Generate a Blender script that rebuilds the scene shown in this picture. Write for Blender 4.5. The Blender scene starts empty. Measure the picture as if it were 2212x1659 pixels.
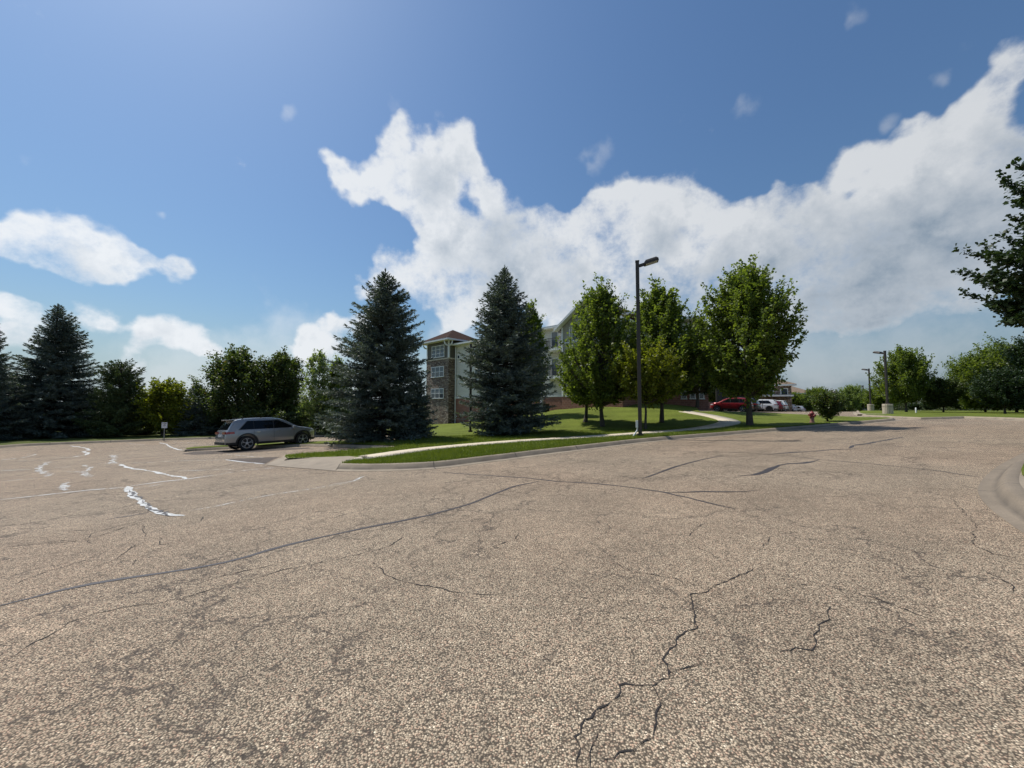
import bpy, bmesh, math, random
import numpy as np
from mathutils import Vector, Matrix
from mathutils.geometry import delaunay_2d_cdt

random.seed(7)
rng = np.random.default_rng(7)
sc = bpy.context.scene
COL = sc.collection
R_ = math.radians

# ------------------------------------------------------------------ camera
FPX, CX, CY = 831.0, 1106.0, 829.5       # focal length and centre, in units of a 2212 px wide frame
PITCH = R_(3.0)
CAMZ = 1.6
cam_d = bpy.data.cameras.new('camera')
cam_d.sensor_width = 36.0
cam_d.lens = FPX / 2212 * 36.0
cam_d.clip_start = 0.05
cam_d.clip_end = 4000
cam = bpy.data.objects.new('camera', cam_d)
COL.objects.link(cam)
cam.location = (0, 0, CAMZ)
cam.rotation_euler = (R_(90) + PITCH, 0, 0)
sc.camera = cam

def ray(x, y):
    a, b = (x - CX) / FPX, -(y - CY) / FPX
    c, s = math.cos(PITCH), math.sin(PITCH)
    # forward (0,c,s), up (0,-s,c)
    d = Vector((a, c - b * s, s + b * c))
    return d / d.y                      # so that Y == distance

# ------------------------------------------------------------------ terrain
def sstep(x, a, b):
    t = np.clip((x - a) / (b - a), 0, 1)
    return t * t * (3 - 2 * t)

def smin(a, b, k):
    h = np.clip(0.5 + 0.5 * (b - a) / k, 0, 1)
    return b * (1 - h) + a * h - k * h * (1 - h)

def smax(a, b, k):
    return -smin(-a, -b, k)

HX = np.array([-40, -12, -8, -3, 5, 9, 14, 17.5, 19, 23, 30, 36, 60.])
HZ = np.array([0, -.25, -.15, .35, 1.45, 1.7, 1.75, 1.25, .8, .45, .1, 0, 0])

def T(X, Y):
    X = np.asarray(X, float); Y = np.asarray(Y, float)
    Xc = smax(smin(X, 30.0, 4.0), -20.5, 4.0)
    Ym = 45 - 15 * sstep(X, 0, 20)
    Yc = smax(smin(Y, Ym, 4.0), -15, 2.0)
    z = .036 * Xc - .0192 * Yc
    z = z + np.interp(X, HX, HZ) * sstep(Y, 23, 40)
    z = z - .035 * np.clip(smax(Y - 58, 0 * Y, 4.0), 0, 170)
    return z

def Tf(x, y):
    return float(T(x, y))

def G(x, y, lift=0.0):
    d = ray(x, y)
    prev, Y = None, 1.0
    while Y < 400:
        h = CAMZ + d.z * Y - (Tf(d.x * Y, Y) + lift)
        if h <= 0:
            lo, hi = prev, Y
            for _ in range(30):
                m = (lo + hi) / 2
                if CAMZ + d.z * m - (Tf(d.x * m, m) + lift) > 0: lo = m
                else: hi = m
            Y = (lo + hi) / 2
            break
        prev = Y
        Y += 0.1 if Y < 60 else 0.5
    return Vector((d.x * Y, Y, Tf(d.x * Y, Y) + lift))

def at(x, Y):
    "world X for a column of the picture at distance Y"
    return ray(x, 873).x * Y

# ------------------------------------------------------------------ materials
def new_mat(name):
    m = bpy.data.materials.new(name); m.use_nodes = True
    nt = m.node_tree
    return m, nt, nt.nodes['Principled BSDF']

def simple(name, col, rough=.6, metal=0, coat=0, spec=.5):
    m, nt, b = new_mat(name)
    b.inputs['Base Color'].default_value = (*col, 1)
    b.inputs['Roughness'].default_value = rough
    b.inputs['Metallic'].default_value = metal
    b.inputs['Coat Weight'].default_value = coat
    b.inputs['Specular IOR Level'].default_value = spec
    return m

class N:
    def __init__(s, nt): s.nt = nt
    def node(s, t, **kw):
        n = s.nt.nodes.new(t)
        for k, v in kw.items(): setattr(n, k, v)
        return n
    def set(s, sock, v):
        if isinstance(v, bpy.types.NodeSocket): s.nt.links.new(v, sock)
        else: sock.default_value = v
    def math(s, op, a, b=0.0, c=0.0, clamp=False):
        n = s.node('ShaderNodeMath', operation=op, use_clamp=clamp)
        s.set(n.inputs[0], a); s.set(n.inputs[1], b)
        if len(n.inputs) > 2: s.set(n.inputs[2], c)
        return n.outputs[0]
    def vm(s, op, a, b=(0, 0, 0), scale=None):
        n = s.node('ShaderNodeVectorMath', operation=op)
        s.set(n.inputs[0], a); s.set(n.inputs[1], b)
        if scale is not None: s.set(n.inputs['Scale'], scale)
        return n.outputs['Value'] if op in ('DISTANCE', 'LENGTH', 'DOT_PRODUCT') else n.outputs[0]
    def noise(s, vec, scale, detail=3, rough=.5, dist=0.0, col=False):
        n = s.node('ShaderNodeTexNoise')
        if vec is not None: s.set(n.inputs['Vector'], vec)
        n.inputs['Scale'].default_value = scale; n.inputs['Detail'].default_value = detail
        n.inputs['Roughness'].default_value = rough; n.inputs['Distortion'].default_value = dist
        return n.outputs['Color' if col else 'Fac']
    def vor(s, vec, scale, feature='F1', out='Distance', rnd=1.0):
        n = s.node('ShaderNodeTexVoronoi', feature=feature)
        s.set(n.inputs['Vector'], vec)
        n.inputs['Scale'].default_value = scale; n.inputs['Randomness'].default_value = rnd
        return n.outputs[out]
    def mr(s, v, a, b, c=0.0, d=1.0, smooth=False):
        n = s.node('ShaderNodeMapRange', interpolation_type='SMOOTHSTEP' if smooth else 'LINEAR')
        s.set(n.inputs[0], v)
        for i, q in enumerate((a, b, c, d)): n.inputs[i + 1].default_value = q
        return n.outputs[0]
    def mix(s, f, a, b, mode='MIX'):
        n = s.node('ShaderNodeMix', data_type='RGBA', blend_type=mode)
        s.set(n.inputs[0], f)
        s.set(n.inputs[6], a if isinstance(a, bpy.types.NodeSocket) else (*a, 1))
        s.set(n.inputs[7], b if isinstance(b, bpy.types.NodeSocket) else (*b, 1))
        return n.outputs[2]
    def ramp(s, f, stops, const=False):
        n = s.node('ShaderNodeValToRGB')
        cr = n.color_ramp
        if const: cr.interpolation = 'CONSTANT'
        while len(cr.elements) < len(stops): cr.elements.new(.5)
        for e, (p, c) in zip(cr.elements, stops):
            e.position = p; e.color = (*c, 1)
        s.set(n.inputs[0], f)
        return n.outputs[0]
    def pos(s):
        return s.node('ShaderNodeNewGeometry').outputs['Position']
    def rnd(s):
        return s.node('ShaderNodeNewGeometry').outputs['Random Per Island']
    def sep(s, v):
        n = s.node('ShaderNodeSeparateXYZ'); s.set(n.inputs[0], v); return n.outputs
    def comb(s, x, y, z):
        n = s.node('ShaderNodeCombineXYZ')
        for i, q in enumerate((x, y, z)): s.set(n.inputs[i], q)
        return n.outputs[0]
    def bump(s, h, strength, dist):
        n = s.node('ShaderNodeBump'); n.inputs['Strength'].default_value = strength
        n.inputs['Distance'].default_value = dist
        s.set(n.inputs['Height'], h); return n.outputs[0]

def asphalt_mat(name, tint=(1.34, 1.25, 1.07), val=1.2, cracks=True):
    m, nt, b = new_mat(name); n = N(nt)
    p = n.pos()
    flat = n.vm('MULTIPLY', p, (1, 1, 0))
    cell = n.node('ShaderNodeTexVoronoi', feature='F1')
    wob = n.vm('SCALE', n.noise(flat, 60, 1, col=True), scale=.006)
    pv = n.vm('ADD', flat, wob)
    n.set(cell.inputs['Vector'], pv); cell.inputs['Scale'].default_value = 98
    rc = n.sep(cell.outputs['Color'])
    stone = n.ramp(rc[0], [(0, (.04, .035, .033)), (.09, (.09, .078, .066)), (.16, (.18, .152, .125)), (.35, (.245, .208, .170)),
                            (.62, (.325, .275, .226)), (.9, (.37, .315, .26)), (.98, (.44, .385, .32)), (1, (.62, .57, .50))])
    stone = n.mix(n.mr(rc[1], .72, 1, 0, .6), stone, (.34, .22, .175))
    stone = n.mix(n.mr(rc[2], .78, 1, 0, .6), stone, (.20, .215, .19))
    gap = n.mr(cell.outputs['Distance'], .32, .66, 0, 1)
    c = n.mix(n.math('MULTIPLY', gap, .95), stone, (.045, .038, .032))
    # medium and large wear
    n1 = n.noise(flat, 5.5, 4, .7)
    n2 = n.noise(flat, .55, 4, .6)
    n3 = n.noise(flat, 16, 3, .75)
    n4 = n.noise(flat, .16, 2, .5)
    k = n.math('ADD', n.mr(n1, .3, .7, .83, 1.17), n.mr(n3, .3, .7, -.15, .15))
    k = n.math('MULTIPLY', k, n.mr(n2, .3, .7, .84, 1.13))
    # tyre-polished tracks running with the road
    sx = n.sep(flat)
    along = n.math('ADD', n.math('MULTIPLY', sx[0], .74), n.math('MULTIPLY', sx[1], .67))
    across = n.math('ADD', n.math('MULTIPLY', sx[0], -.67), n.math('MULTIPLY', sx[1], .74))
    st = n.noise(n.comb(n.math('MULTIPLY', along, .05), n.math('MULTIPLY', across, .8), 0.0), 1.2, 4, .6)
    k = n.math('MULTIPLY', k, n.mr(st, .3, .7, .9, 1.1))
    c = n.mix(1.0, c, n.comb(k, k, k), 'MULTIPLY')
    c = n.mix(n.mr(n4, .42, .62, 0, .35), c, n.mix(1.0, c, (1.06, .95, .90), 'MULTIPLY'))
    st1 = n.mr(n.noise(n.vm('ADD', flat, (40., 7., 0.)), 1.1, 4, .7), .60, .74, 0, .15)
    st2 = n.mr(n.noise(n.vm('ADD', flat, (4., 70., 0.)), 3.2, 3, .6), .67, .75, 0, .18)
    c = n.mix(n.math('MAXIMUM', st1, st2), c, (.08, .068, .058))
    c = n.mix(1.0, c, tuple(t * val for t in tint), 'MULTIPLY')
    if cracks:
        w1 = n.vm('ADD', flat, n.vm('SCALE', n.noise(flat, .9, 5, .7, col=True), scale=1.5))
        e1 = n.vor(w1, .42, 'DISTANCE_TO_EDGE')
        w2 = n.vm('ADD', flat, n.vm('SCALE', n.noise(flat, 2.6, 5, .7, col=True), scale=.6))
        e2 = n.vor(w2, 1.15, 'DISTANCE_TO_EDGE')
        g1 = n.mr(n.noise(n.vm('ADD', flat, (13., 5., 0.)), .3, 3, .6), .40, .48)
        g2 = n.mr(n.noise(n.vm('ADD', flat, (3., 25., 0.)), .25, 3, .6), .45, .53)
        l1 = n.math('MULTIPLY', n.mr(e1, .003, .010, 1, 0), g1)
        l2 = n.math('MULTIPLY', n.mr(e2, .005, .016, 1, 0), g2)
        ll = n.math('MAXIMUM', l1, l2)
        c = n.mix(n.math('MULTIPLY', ll, .72), c, (.045, .036, .03))
    nt.links.new(c, b.inputs['Base Color'])
    b.inputs['Roughness'].default_value = .85
    b.inputs['Specular IOR Level'].default_value = .3
    hgt = n.math('SUBTRACT', 1.0, cell.outputs['Distance'])
    nt.links.new(n.bump(hgt, .42, .005), b.inputs['Normal'])
    return m

def concrete_mat(name, col=(.42, .37, .30), joints=3.0, stain=.5):
    m, nt, b = new_mat(name); n = N(nt)
    p = n.pos()
    a = n.noise(p, 1.3, 5, .65); f = n.noise(p, 45, 3, .7)
    c = n.mix(n.mr(a, .35, .7, 0, stain), col, tuple(q * .55 for q in col))
    k = n.mr(f, .3, .7, .82, 1.15)
    c = n.mix(1.0, c, n.comb(k, k, k), 'MULTIPLY')
    if joints:
        uv = n.node('ShaderNodeUVMap').outputs[0]
        s = n.sep(uv)
        fr = n.math('FRACT', n.math('DIVIDE', s[0], joints))
        j = n.math('LESS_THAN', fr, .018 / joints * 1.6)
        c = n.mix(n.math('MULTIPLY', j, .8), c, (.05, .045, .04))
        # darker band where face meets the gutter (v coordinate holds the profile position)
        g = n.mr(n.math('ABSOLUTE', n.math('SUBTRACT', s[1], .235)), .0, .06, .8, 0)
        g = n.math('MULTIPLY', g, n.mr(n.noise(p, 2.2, 3), .3, .6, .3, 1))
        c = n.mix(g, c, (.09, .075, .06))
    nt.links.new(c, b.inputs['Base Color'])
    b.inputs['Roughness'].default_value = .85
    nt.links.new(n.bump(f, .25, .004), b.inputs['Normal'])
    return m

def grass_mat(name, c1=(.088, .128, .017), c2=(.18, .212, .031), c3=(.23, .215, .06)):
    m, nt, b = new_mat(name); n = N(nt)
    p = n.pos()
    a = n.noise(p, .5, 4, .6); f = n.noise(p, 18, 4, .75); g = n.noise(p, 4.0, 4, .7)
    c = n.mix(n.mr(f, .32, .68), c1, c2)
    c = n.mix(n.mr(g, .5, .75, 0, .5), c, c3)
    # mowing stripes
    s = n.sep(p)
    q = n.math('SINE', n.math('MULTIPLY', n.math('ADD', n.math('MULTIPLY', s[0], .25), s[1]), 2.6))
    k = n.math('ADD', n.mr(a, .35, .65, .82, 1.12), n.math('MULTIPLY', q, .06))
    c = n.mix(1.0, c, n.comb(k, k, k), 'MULTIPLY')
    nt.links.new(c, b.inputs['Base Color'])
    b.inputs['Roughness'].default_value = .9
    b.inputs['Specular IOR Level'].default_value = .15
    nt.links.new(n.bump(n.math('ADD', f, n.noise(p, 60, 3)), .8, .05), b.inputs['Normal'])
    return m

def leaf_mat(name, ca, cb, trans=.35, cc=None, big=.6):
    m = bpy.data.materials.new(name); m.use_nodes = True
    nt = m.node_tree; nt.nodes.clear(); n = N(nt)
    r = n.rnd(); p = n.pos()
    f = n.math('ADD', n.math('MULTIPLY', r, .65), n.mr(n.noise(p, big, 2), .35, .65, 0, .35))
    c = n.mix(f, ca, cb)
    if cc: c = n.mix(n.mr(n.math('FRACT', n.math('MULTIPLY', r, 17.3)), .9, 1, 0, .8), c, cc)
    d = n.node('ShaderNodeBsdfPrincipled'); nt.links.new(c, d.inputs['Base Color'])
    d.inputs['Roughness'].default_value = .5; d.inputs['Specular IOR Level'].default_value = .35
    t = n.node('ShaderNodeBsdfTranslucent')
    tc = n.mix(1.0, c, (1.5, 1.55, .55), 'MULTIPLY')
    nt.links.new(tc, t.inputs['Color'])
    mx = n.node('ShaderNodeMixShader'); mx.inputs[0].default_value = trans
    nt.links.new(d.outputs[0], mx.inputs[1]); nt.links.new(t.outputs[0], mx.inputs[2])
    o = n.node('ShaderNodeOutputMaterial'); nt.links.new(mx.outputs[0], o.inputs[0])
    return m

def bark_mat(name, ca=(.10, .085, .07), cb=(.045, .038, .03)):
    m, nt, b = new_mat(name); n = N(nt)
    p = n.vm('MULTIPLY', n.pos(), (1, 1, .25))
    f = n.noise(p, 22, 4, .7)
    nt.links.new(n.mix(n.mr(f, .35, .65), cb, ca), b.inputs['Base Color'])
    b.inputs['Roughness'].default_value = .9
    nt.links.new(n.bump(f, .7, .02), b.inputs['Normal'])
    return m

def stone_mat():
    m, nt, b = new_mat('stacked_stone'); n = N(nt)
    uv = n.node('ShaderNodeUVMap').outputs[0]
    w = n.vm('ADD', uv, n.vm('SCALE', n.noise(uv, 3.0, 2, col=True), scale=.10))
    br = n.node('ShaderNodeTexBrick'); n.set(br.inputs['Vector'], w)
    br.offset = .43; br.offset_frequency = 2; br.squash = .6; br.squash_frequency = 3
    br.inputs['Scale'].default_value = 1; br.inputs['Mortar Size'].default_value = .02
    br.inputs['Brick Width'].default_value = .42; br.inputs['Row Height'].default_value = .13
    br.inputs['Color1'].default_value = (0, 0, 0, 1); br.inputs['Color2'].default_value = (1, 1, 1, 1)
    br.inputs['Mortar'].default_value = (.5, .5, .5, 1); br.inputs['Mortar Smooth'].default_value = .3
    c = n.ramp(br.outputs['Color'], [(0, (.10, .066, .05)), (.25, (.24, .165, .12)), (.5, (.36, .26, .185)),
                                     (.7, (.27, .21, .165)), (.85, (.50, .40, .30)), (1, (.60, .51, .41))])
    c = n.mix(n.mr(n.noise(uv, 7, 4), .4, .7, 0, .5), c, (.10, .08, .065))
    c = n.mix(br.outputs['Fac'], c, (.03, .026, .022))
    nt.links.new(c, b.inputs['Base Color']); b.inputs['Roughness'].default_value = .9
    nt.links.new(n.bump(n.math('SUBTRACT', 1.0, br.outputs['Fac']), .9, .03), b.inputs['Normal'])
    return m

def brick_mat():
    m, nt, b = new_mat('split_face_block'); n = N(nt)
    uv = n.node('ShaderNodeUVMap').outputs[0]
    br = n.node('ShaderNodeTexBrick'); n.set(br.inputs['Vector'], uv)
    br.inputs['Scale'].default_value = 1; br.inputs['Mortar Size'].default_value = .012
    br.inputs['Brick Width'].default_value = .41; br.inputs['Row Height'].default_value = .205
    br.inputs['Color1'].default_value = (.24, .105, .075, 1); br.inputs['Color2'].default_value = (.33, .15, .11, 1)
    br.inputs['Mortar'].default_value = (.42, .29, .23, 1)
    c = n.mix(n.mr(n.noise(uv, 9, 4, .7), .35, .65, 0, .5), br.outputs['Color'], (.18, .08, .06))
    nt.links.new(c, b.inputs['Base Color']); b.inputs['Roughness'].default_value = .9
    nt.links.new(n.bump(n.noise(uv, 14, 4), .7, .03), b.inputs['Normal'])
    return m

def siding_mat(name, col, pitch=.2, vertical=False):
    m, nt, b = new_mat(name); n = N(nt)
    uv = n.node('ShaderNodeUVMap').outputs[0]; s = n.sep(uv)
    f = n.math('FRACT', n.math('DIVIDE', s[0 if vertical else 1], pitch))
    edge = n.math('LESS_THAN', f, .09)
    k = n.mr(n.noise(uv, 2.5, 4), .3, .7, .93, 1.05)
    c = n.mix(1.0, col, n.comb(k, k, k), 'MULTIPLY')
    c = n.mix(n.math('MULTIPLY', edge, .75), c, tuple(q * .25 for q in col))
    nt.links.new(c, b.inputs['Base Color']); b.inputs['Roughness'].default_value = .55
    nt.links.new(n.bump(f, .9, .02), b.inputs['Normal'])
    return m

def shingle_mat(col=(.046, .025, .019)):
    m, nt, b = new_mat('roof_shingle'); n = N(nt)
    uv = n.node('ShaderNodeUVMap').outputs[0]
    br = n.node('ShaderNodeTexBrick'); n.set(br.inputs['Vector'], uv)
    br.inputs['Scale'].default_value = 1; br.inputs['Mortar Size'].default_value = .006
    br.inputs['Brick Width'].default_value = .3; br.inputs['Row Height'].default_value = .14
    br.inputs['Color1'].default_value = (*col, 1); br.inputs['Color2'].default_value = (*[q * 1.35 for q in col], 1)
    br.inputs['Mortar'].default_value = (*[q * .4 for q in col], 1)
    c = n.mix(n.mr(n.noise(uv, 1.2, 4), .4, .7, 0, .4), br.outputs['Color'], tuple(q * .7 for q in col))
    nt.links.new(c, b.inputs['Base Color']); b.inputs['Roughness'].default_value = .95
    b.inputs['Specular IOR Level'].default_value = .1
    return m

def glass_mat(name, col=(.02, .025, .03), rough=.05):
    return simple(name, col, rough, 0, 0, .8)

def paint_mat(name, col, metal=.5, rough=.35):
    m, nt, b = new_mat(name); n = N(nt)
    f = n.noise(n.pos(), 900, 1)
    k = n.mr(f, .3, .7, .93, 1.07)
    z = n.sep(n.pos())
    c = n.mix(1.0, col, n.comb(k, k, k), 'MULTIPLY')
    nt.links.new(c, b.inputs['Base Color'])
    b.inputs['Metallic'].default_value = metal; b.inputs['Roughness'].default_value = rough
    b.inputs['Coat Weight'].default_value = .8; b.inputs['Coat Roughness'].default_value = .06
    return m

M = {}
M['asphalt'] = asphalt_mat('chip_seal_asphalt')
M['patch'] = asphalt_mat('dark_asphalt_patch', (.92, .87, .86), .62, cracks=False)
M['concrete'] = concrete_mat('kerb_concrete', (.33, .27, .195), 3.0, .75)
M['gutter'] = concrete_mat('gutter_concrete', (.235, .19, .14), 3.0, .6)
M['walk'] = concrete_mat('walk_concrete', (.60, .52, .40), 1.6, .2)
M['ramp'] = concrete_mat('ramp_concrete', (.31, .255, .19), 0, .6)
M['grass'] = grass_mat('lawn_grass')
M['rough_grass'] = grass_mat('rough_grass', (.065, .09, .02), (.12, .14, .035), (.17, .165, .06))
M['seal'] = simple('crack_sealant', (.042, .036, .038), .6)
M['crack'] = simple('crack_dark', (.022, .018, .017), .9)
M['line_faint'] = None
def line_mat(name, thr):
    m = bpy.data.materials.new(name); m.use_nodes = True
    nt = m.node_tree; nt.nodes.clear(); n = N(nt)
    p = n.pos()
    d = n.node('ShaderNodeBsdfPrincipled'); d.inputs['Base Color'].default_value = (.56, .56, .54, 1)
    d.inputs['Roughness'].default_value = .6
    t = n.node('ShaderNodeBsdfTransparent')
    a = n.math('ADD', n.math('MULTIPLY', n.noise(p, 28, 3, .8), .6), n.math('MULTIPLY', n.noise(p, 4, 3), .4))
    f = n.mr(a, thr - .02, thr + .02)
    mx = n.node('ShaderNodeMixShader'); n.set(mx.inputs[0], f)
    nt.links.new(t.outputs[0], mx.inputs[1]); nt.links.new(d.outputs[0], mx.inputs[2])
    o = n.node('ShaderNodeOutputMaterial'); nt.links.new(mx.outputs[0], o.inputs[0])
    return m
M['line'] = line_mat('white_paint', .44)
M['line_worn'] = line_mat('worn_white_paint', .51)
M['stone'] = stone_mat()
M['brick'] = brick_mat()
M['siding'] = siding_mat('pale_siding', (.72, .69, .63), .2)
M['batten'] = siding_mat('beige_batten', (.36, .335, .27), .4, True)
M['olive'] = siding_mat('olive_siding', (.115, .105, .08), .18)
M['shingle'] = shingle_mat()
M['tan_shingle'] = shingle_mat((.2, .15, .11))
M['white'] = simple('white_trim', (.78, .78, .76), .5)
M['glass'] = glass_mat('window_glass', (.045, .055, .065), .08)
M['curtain'] = simple('net_curtain', (.20, .22, .235), .9)
M['bronze'] = simple('dark_bronze_metal', (.045, .038, .032), .45, .3)
M['black'] = simple('black_metal', (.012, .012, .013), .5)
M['rubber'] = simple('tyre_rubber', (.018, .018, .018), .85)
M['plastic'] = simple('black_plastic', (.02, .02, .021), .6)
M['rim'] = simple('alloy_rim', (.52, .52, .53), .35, .35)
M['carglass'] = simple('car_glass', (.004, .005, .006), .04, 0, 0, .28)
M['redlens'] = simple('red_lens', (.28, .01, .012), .15, 0, .6)
M['clearlens'] = simple('clear_lens', (.6, .62, .64), .12, 0, .6)
M['chrome'] = simple('chrome', (.7, .7, .7), .15, 1)
M['plate'] = simple('licence_plate_white', (.6, .62, .64), .4)
M['hydrant'] = simple('red_hydrant_paint', (.22, .028, .03), .5)
M['hydrant_base'] = simple('faded_hydrant_base', (.30, .16, .14), .7)
M['galv'] = simple('galvanised_metal', (.22, .23, .23), .5, .6)
M['signwhite'] = simple('sign_white', (.62, .64, .68), .5)
M['bark'] = bark_mat('grey_bark')
M['dbark'] = bark_mat('dark_bark', (.055, .045, .035), (.022, .018, .014))
M['maple'] = leaf_mat('maple_leaf', (.068, .108, .024), (.20, .25, .058), .5)
M['yellow'] = leaf_mat('yellow_maple_leaf', (.10, .13, .014), (.22, .235, .028), .45)
M['linden'] = leaf_mat('dark_linden_leaf', (.042, .066, .022), (.11, .148, .046), .38, (.13, .085, .03))
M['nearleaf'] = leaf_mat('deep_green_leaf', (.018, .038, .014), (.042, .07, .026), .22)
M['cotton'] = leaf_mat('cottonwood_leaf', (.11, .16, .06), (.26, .32, .13), .48)
M['spruce'] = leaf_mat('blue_spruce_needle', (.036, .056, .050), (.19, .235, .212), .13)
M['pine'] = leaf_mat('pine_needle', (.036, .062, .026), (.115, .155, .062), .18)
M['grassblade'] = leaf_mat('grass_blade', (.08, .12, .016), (.16, .195, .03), .4)
M['farleaf'] = leaf_mat('far_leaf', (.055, .075, .035), (.10, .12, .05), .3)
M['farhazy'] = leaf_mat('far_hazed_leaf', (.12, .125, .11), (.19, .185, .17), .2)  # greyed leaf colour, distance haze painted in

# ------------------------------------------------------------------ object helpers
def tag(o, label=None, cat=None, group=None, kind=None):
    if label: o['label'] = label
    if cat: o['category'] = cat
    if group: o['group'] = group
    if kind: o['kind'] = kind
    return o

def empty(name, loc, rz=0, label=None, cat=None, group=None):
    o = bpy.data.objects.new(name, None); COL.objects.link(o)
    o.location = loc; o.rotation_euler = (0, 0, rz)
    o.empty_display_size = .3
    return tag(o, label, cat, group)

def link_mesh(name, me, mat=None, parent=None):
    o = bpy.data.objects.new(name, me); COL.objects.link(o)
    if mat: me.materials.append(mat)
    if parent: o.parent = parent
    return o

def np_mesh(name, V, F, smooth=False, uv=None):
    V = np.asarray(V, np.float32).reshape(-1, 3); F = np.asarray(F, np.int32)
    k = F.shape[1]
    me = bpy.data.meshes.new(name)
    me.vertices.add(len(V)); me.vertices.foreach_set('co', V.ravel())
    me.loops.add(F.size); me.loops.foreach_set('vertex_index', F.ravel())
    me.polygons.add(len(F))
    me.polygons.foreach_set('loop_start', np.arange(0, F.size, k, dtype=np.int32))
    if smooth: me.polygons.foreach_set('use_smooth', np.ones(len(F), bool))
    if uv is not None:
        l = me.uv_layers.new(name='UVMap')
        l.data.foreach_set('uv', np.asarray(uv, np.float32).ravel())
    me.update(calc_edges=True)
    return me

class MB:
    """collects shapes (with uv in metres) into one mesh; f maps local to world"""
    def __init__(s, f=None):
        s.v, s.f, s.uv = [], [], []
        s.fn = f or (lambda p: p)
    def face(s, pts, uvs=None):
        b = len(s.v)
        s.v += [Vector(s.fn(Vector(p))) for p in pts]
        s.f.append(tuple(range(b, b + len(pts))))
        if uvs is None:
            a = Vector(pts[0]); e = (Vector(pts[1]) - a)
            e = e.normalized() if e.length > 1e-9 else Vector((1, 0, 0))
            nn = (Vector(pts[1]) - a).cross(Vector(pts[2]) - a)
            nn = nn.normalized() if nn.length > 1e-9 else Vector((0, 0, 1))
            g = nn.cross(e)
            uvs = [((Vector(p) - a).dot(e), (Vector(p) - a).dot(g)) for p in pts]
        s.uv += uvs
        return s
    def box(s, x0, x1, y0, y1, z0, z1):
        for q in ([(x0, y0), (x1, y0)], [(x1, y0), (x1, y1)], [(x1, y1), (x0, y1)], [(x0, y1), (x0, y0)]):
            (ax, ay), (bx, by) = q
            ua = ax + ay; ub = ua + math.hypot(bx - ax, by - ay)
            s.face([(ax, ay, z0), (bx, by, z0), (bx, by, z1), (ax, ay, z1)],
                   [(ua, z0), (ub, z0), (ub, z1), (ua, z1)])
        s.face([(x0, y0, z1), (x1, y0, z1), (x1, y1, z1), (x0, y1, z1)])
        s.face([(x0, y1, z0), (x1, y1, z0), (x1, y0, z0), (x0, y0, z0)])
        return s
    def tube(s, a, b, r0, r1=None, n=8, cap=True):
        a, b = Vector(a), Vector(b); r1 = r0 if r1 is None else r1
        d = (b - a).normalized()
        u = d.cross(Vector((0, 0, 1)) if abs(d.z) < .9 else Vector((1, 0, 0))).normalized(); w = d.cross(u)
        ra = [a + (u * math.cos(t) + w * math.sin(t)) * r0 for t in [2 * math.pi * i / n for i in range(n)]]
        rb = [b + (u * math.cos(t) + w * math.sin(t)) * r1 for t in [2 * math.pi * i / n for i in range(n)]]
        for i in range(n):
            j = (i + 1) % n
            s.face([ra[i], rb[i], rb[j], ra[j]])
        if cap:
            s.face(list(rb)[::-1]); s.face(ra)
        return s
    def lathe(s, prof, n=16, c=(0, 0, 0), axis='z'):
        c = Vector(c)
        def P(r, z, t):
            if axis == 'z': return c + Vector((r * math.cos(t), r * math.sin(t), z))
            return c + Vector((r * math.cos(t), z, r * math.sin(t)))
        for (r0, z0), (r1, z1) in zip(prof, prof[1:]):
            for i in range(n):
                a, b = 2 * math.pi * i / n, 2 * math.pi * (i + 1) / n
                s.face([P(r0, z0, a), P(r0, z0, b), P(r1, z1, b), P(r1, z1, a)])
        return s
    def build(s, name, mat, parent=None, off=None, smooth=False, weld=True):
        me = bpy.data.meshes.new(name)
        o0 = Vector(off) if off is not None else Vector((0, 0, 0))
        me.from_pydata([v - o0 for v in s.v], [], s.f)
        l = me.uv_layers.new(name='UVMap')
        l.data.foreach_set('uv', np.array(s.uv, np.float32).ravel())
        if weld:
            bm = bmesh.new(); bm.from_mesh(me)
            bmesh.ops.remove_doubles(bm, verts=bm.verts, dist=1e-4)
            bmesh.ops.recalc_face_normals(bm, faces=bm.faces)
            bm.to_mesh(me); bm.free()
        if smooth:
            me.polygons.foreach_set('use_smooth', np.ones(len(me.polygons), bool))
            try: me.set_sharp_from_angle(angle=R_(35))
            except Exception: pass
        me.update()
        return link_mesh(name, me, mat, parent)

# ------------------------------------------------------------------ ground sheets
def resample(pts, step):
    out = []
    for a, b in zip(pts, pts[1:]):
        n = max(1, int((b - a).length / step))
        for i in range(n): out.append(a.lerp(b, i / n))
    out.append(pts[-1]); return out

def smooth_path(pts, it=2):
    for _ in range(it):
        q = [pts[0]]
        for a, b in zip(pts, pts[1:]):
            q += [a.lerp(b, .25), a.lerp(b, .75)]
        q.append(pts[-1]); pts = q
    return pts

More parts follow.
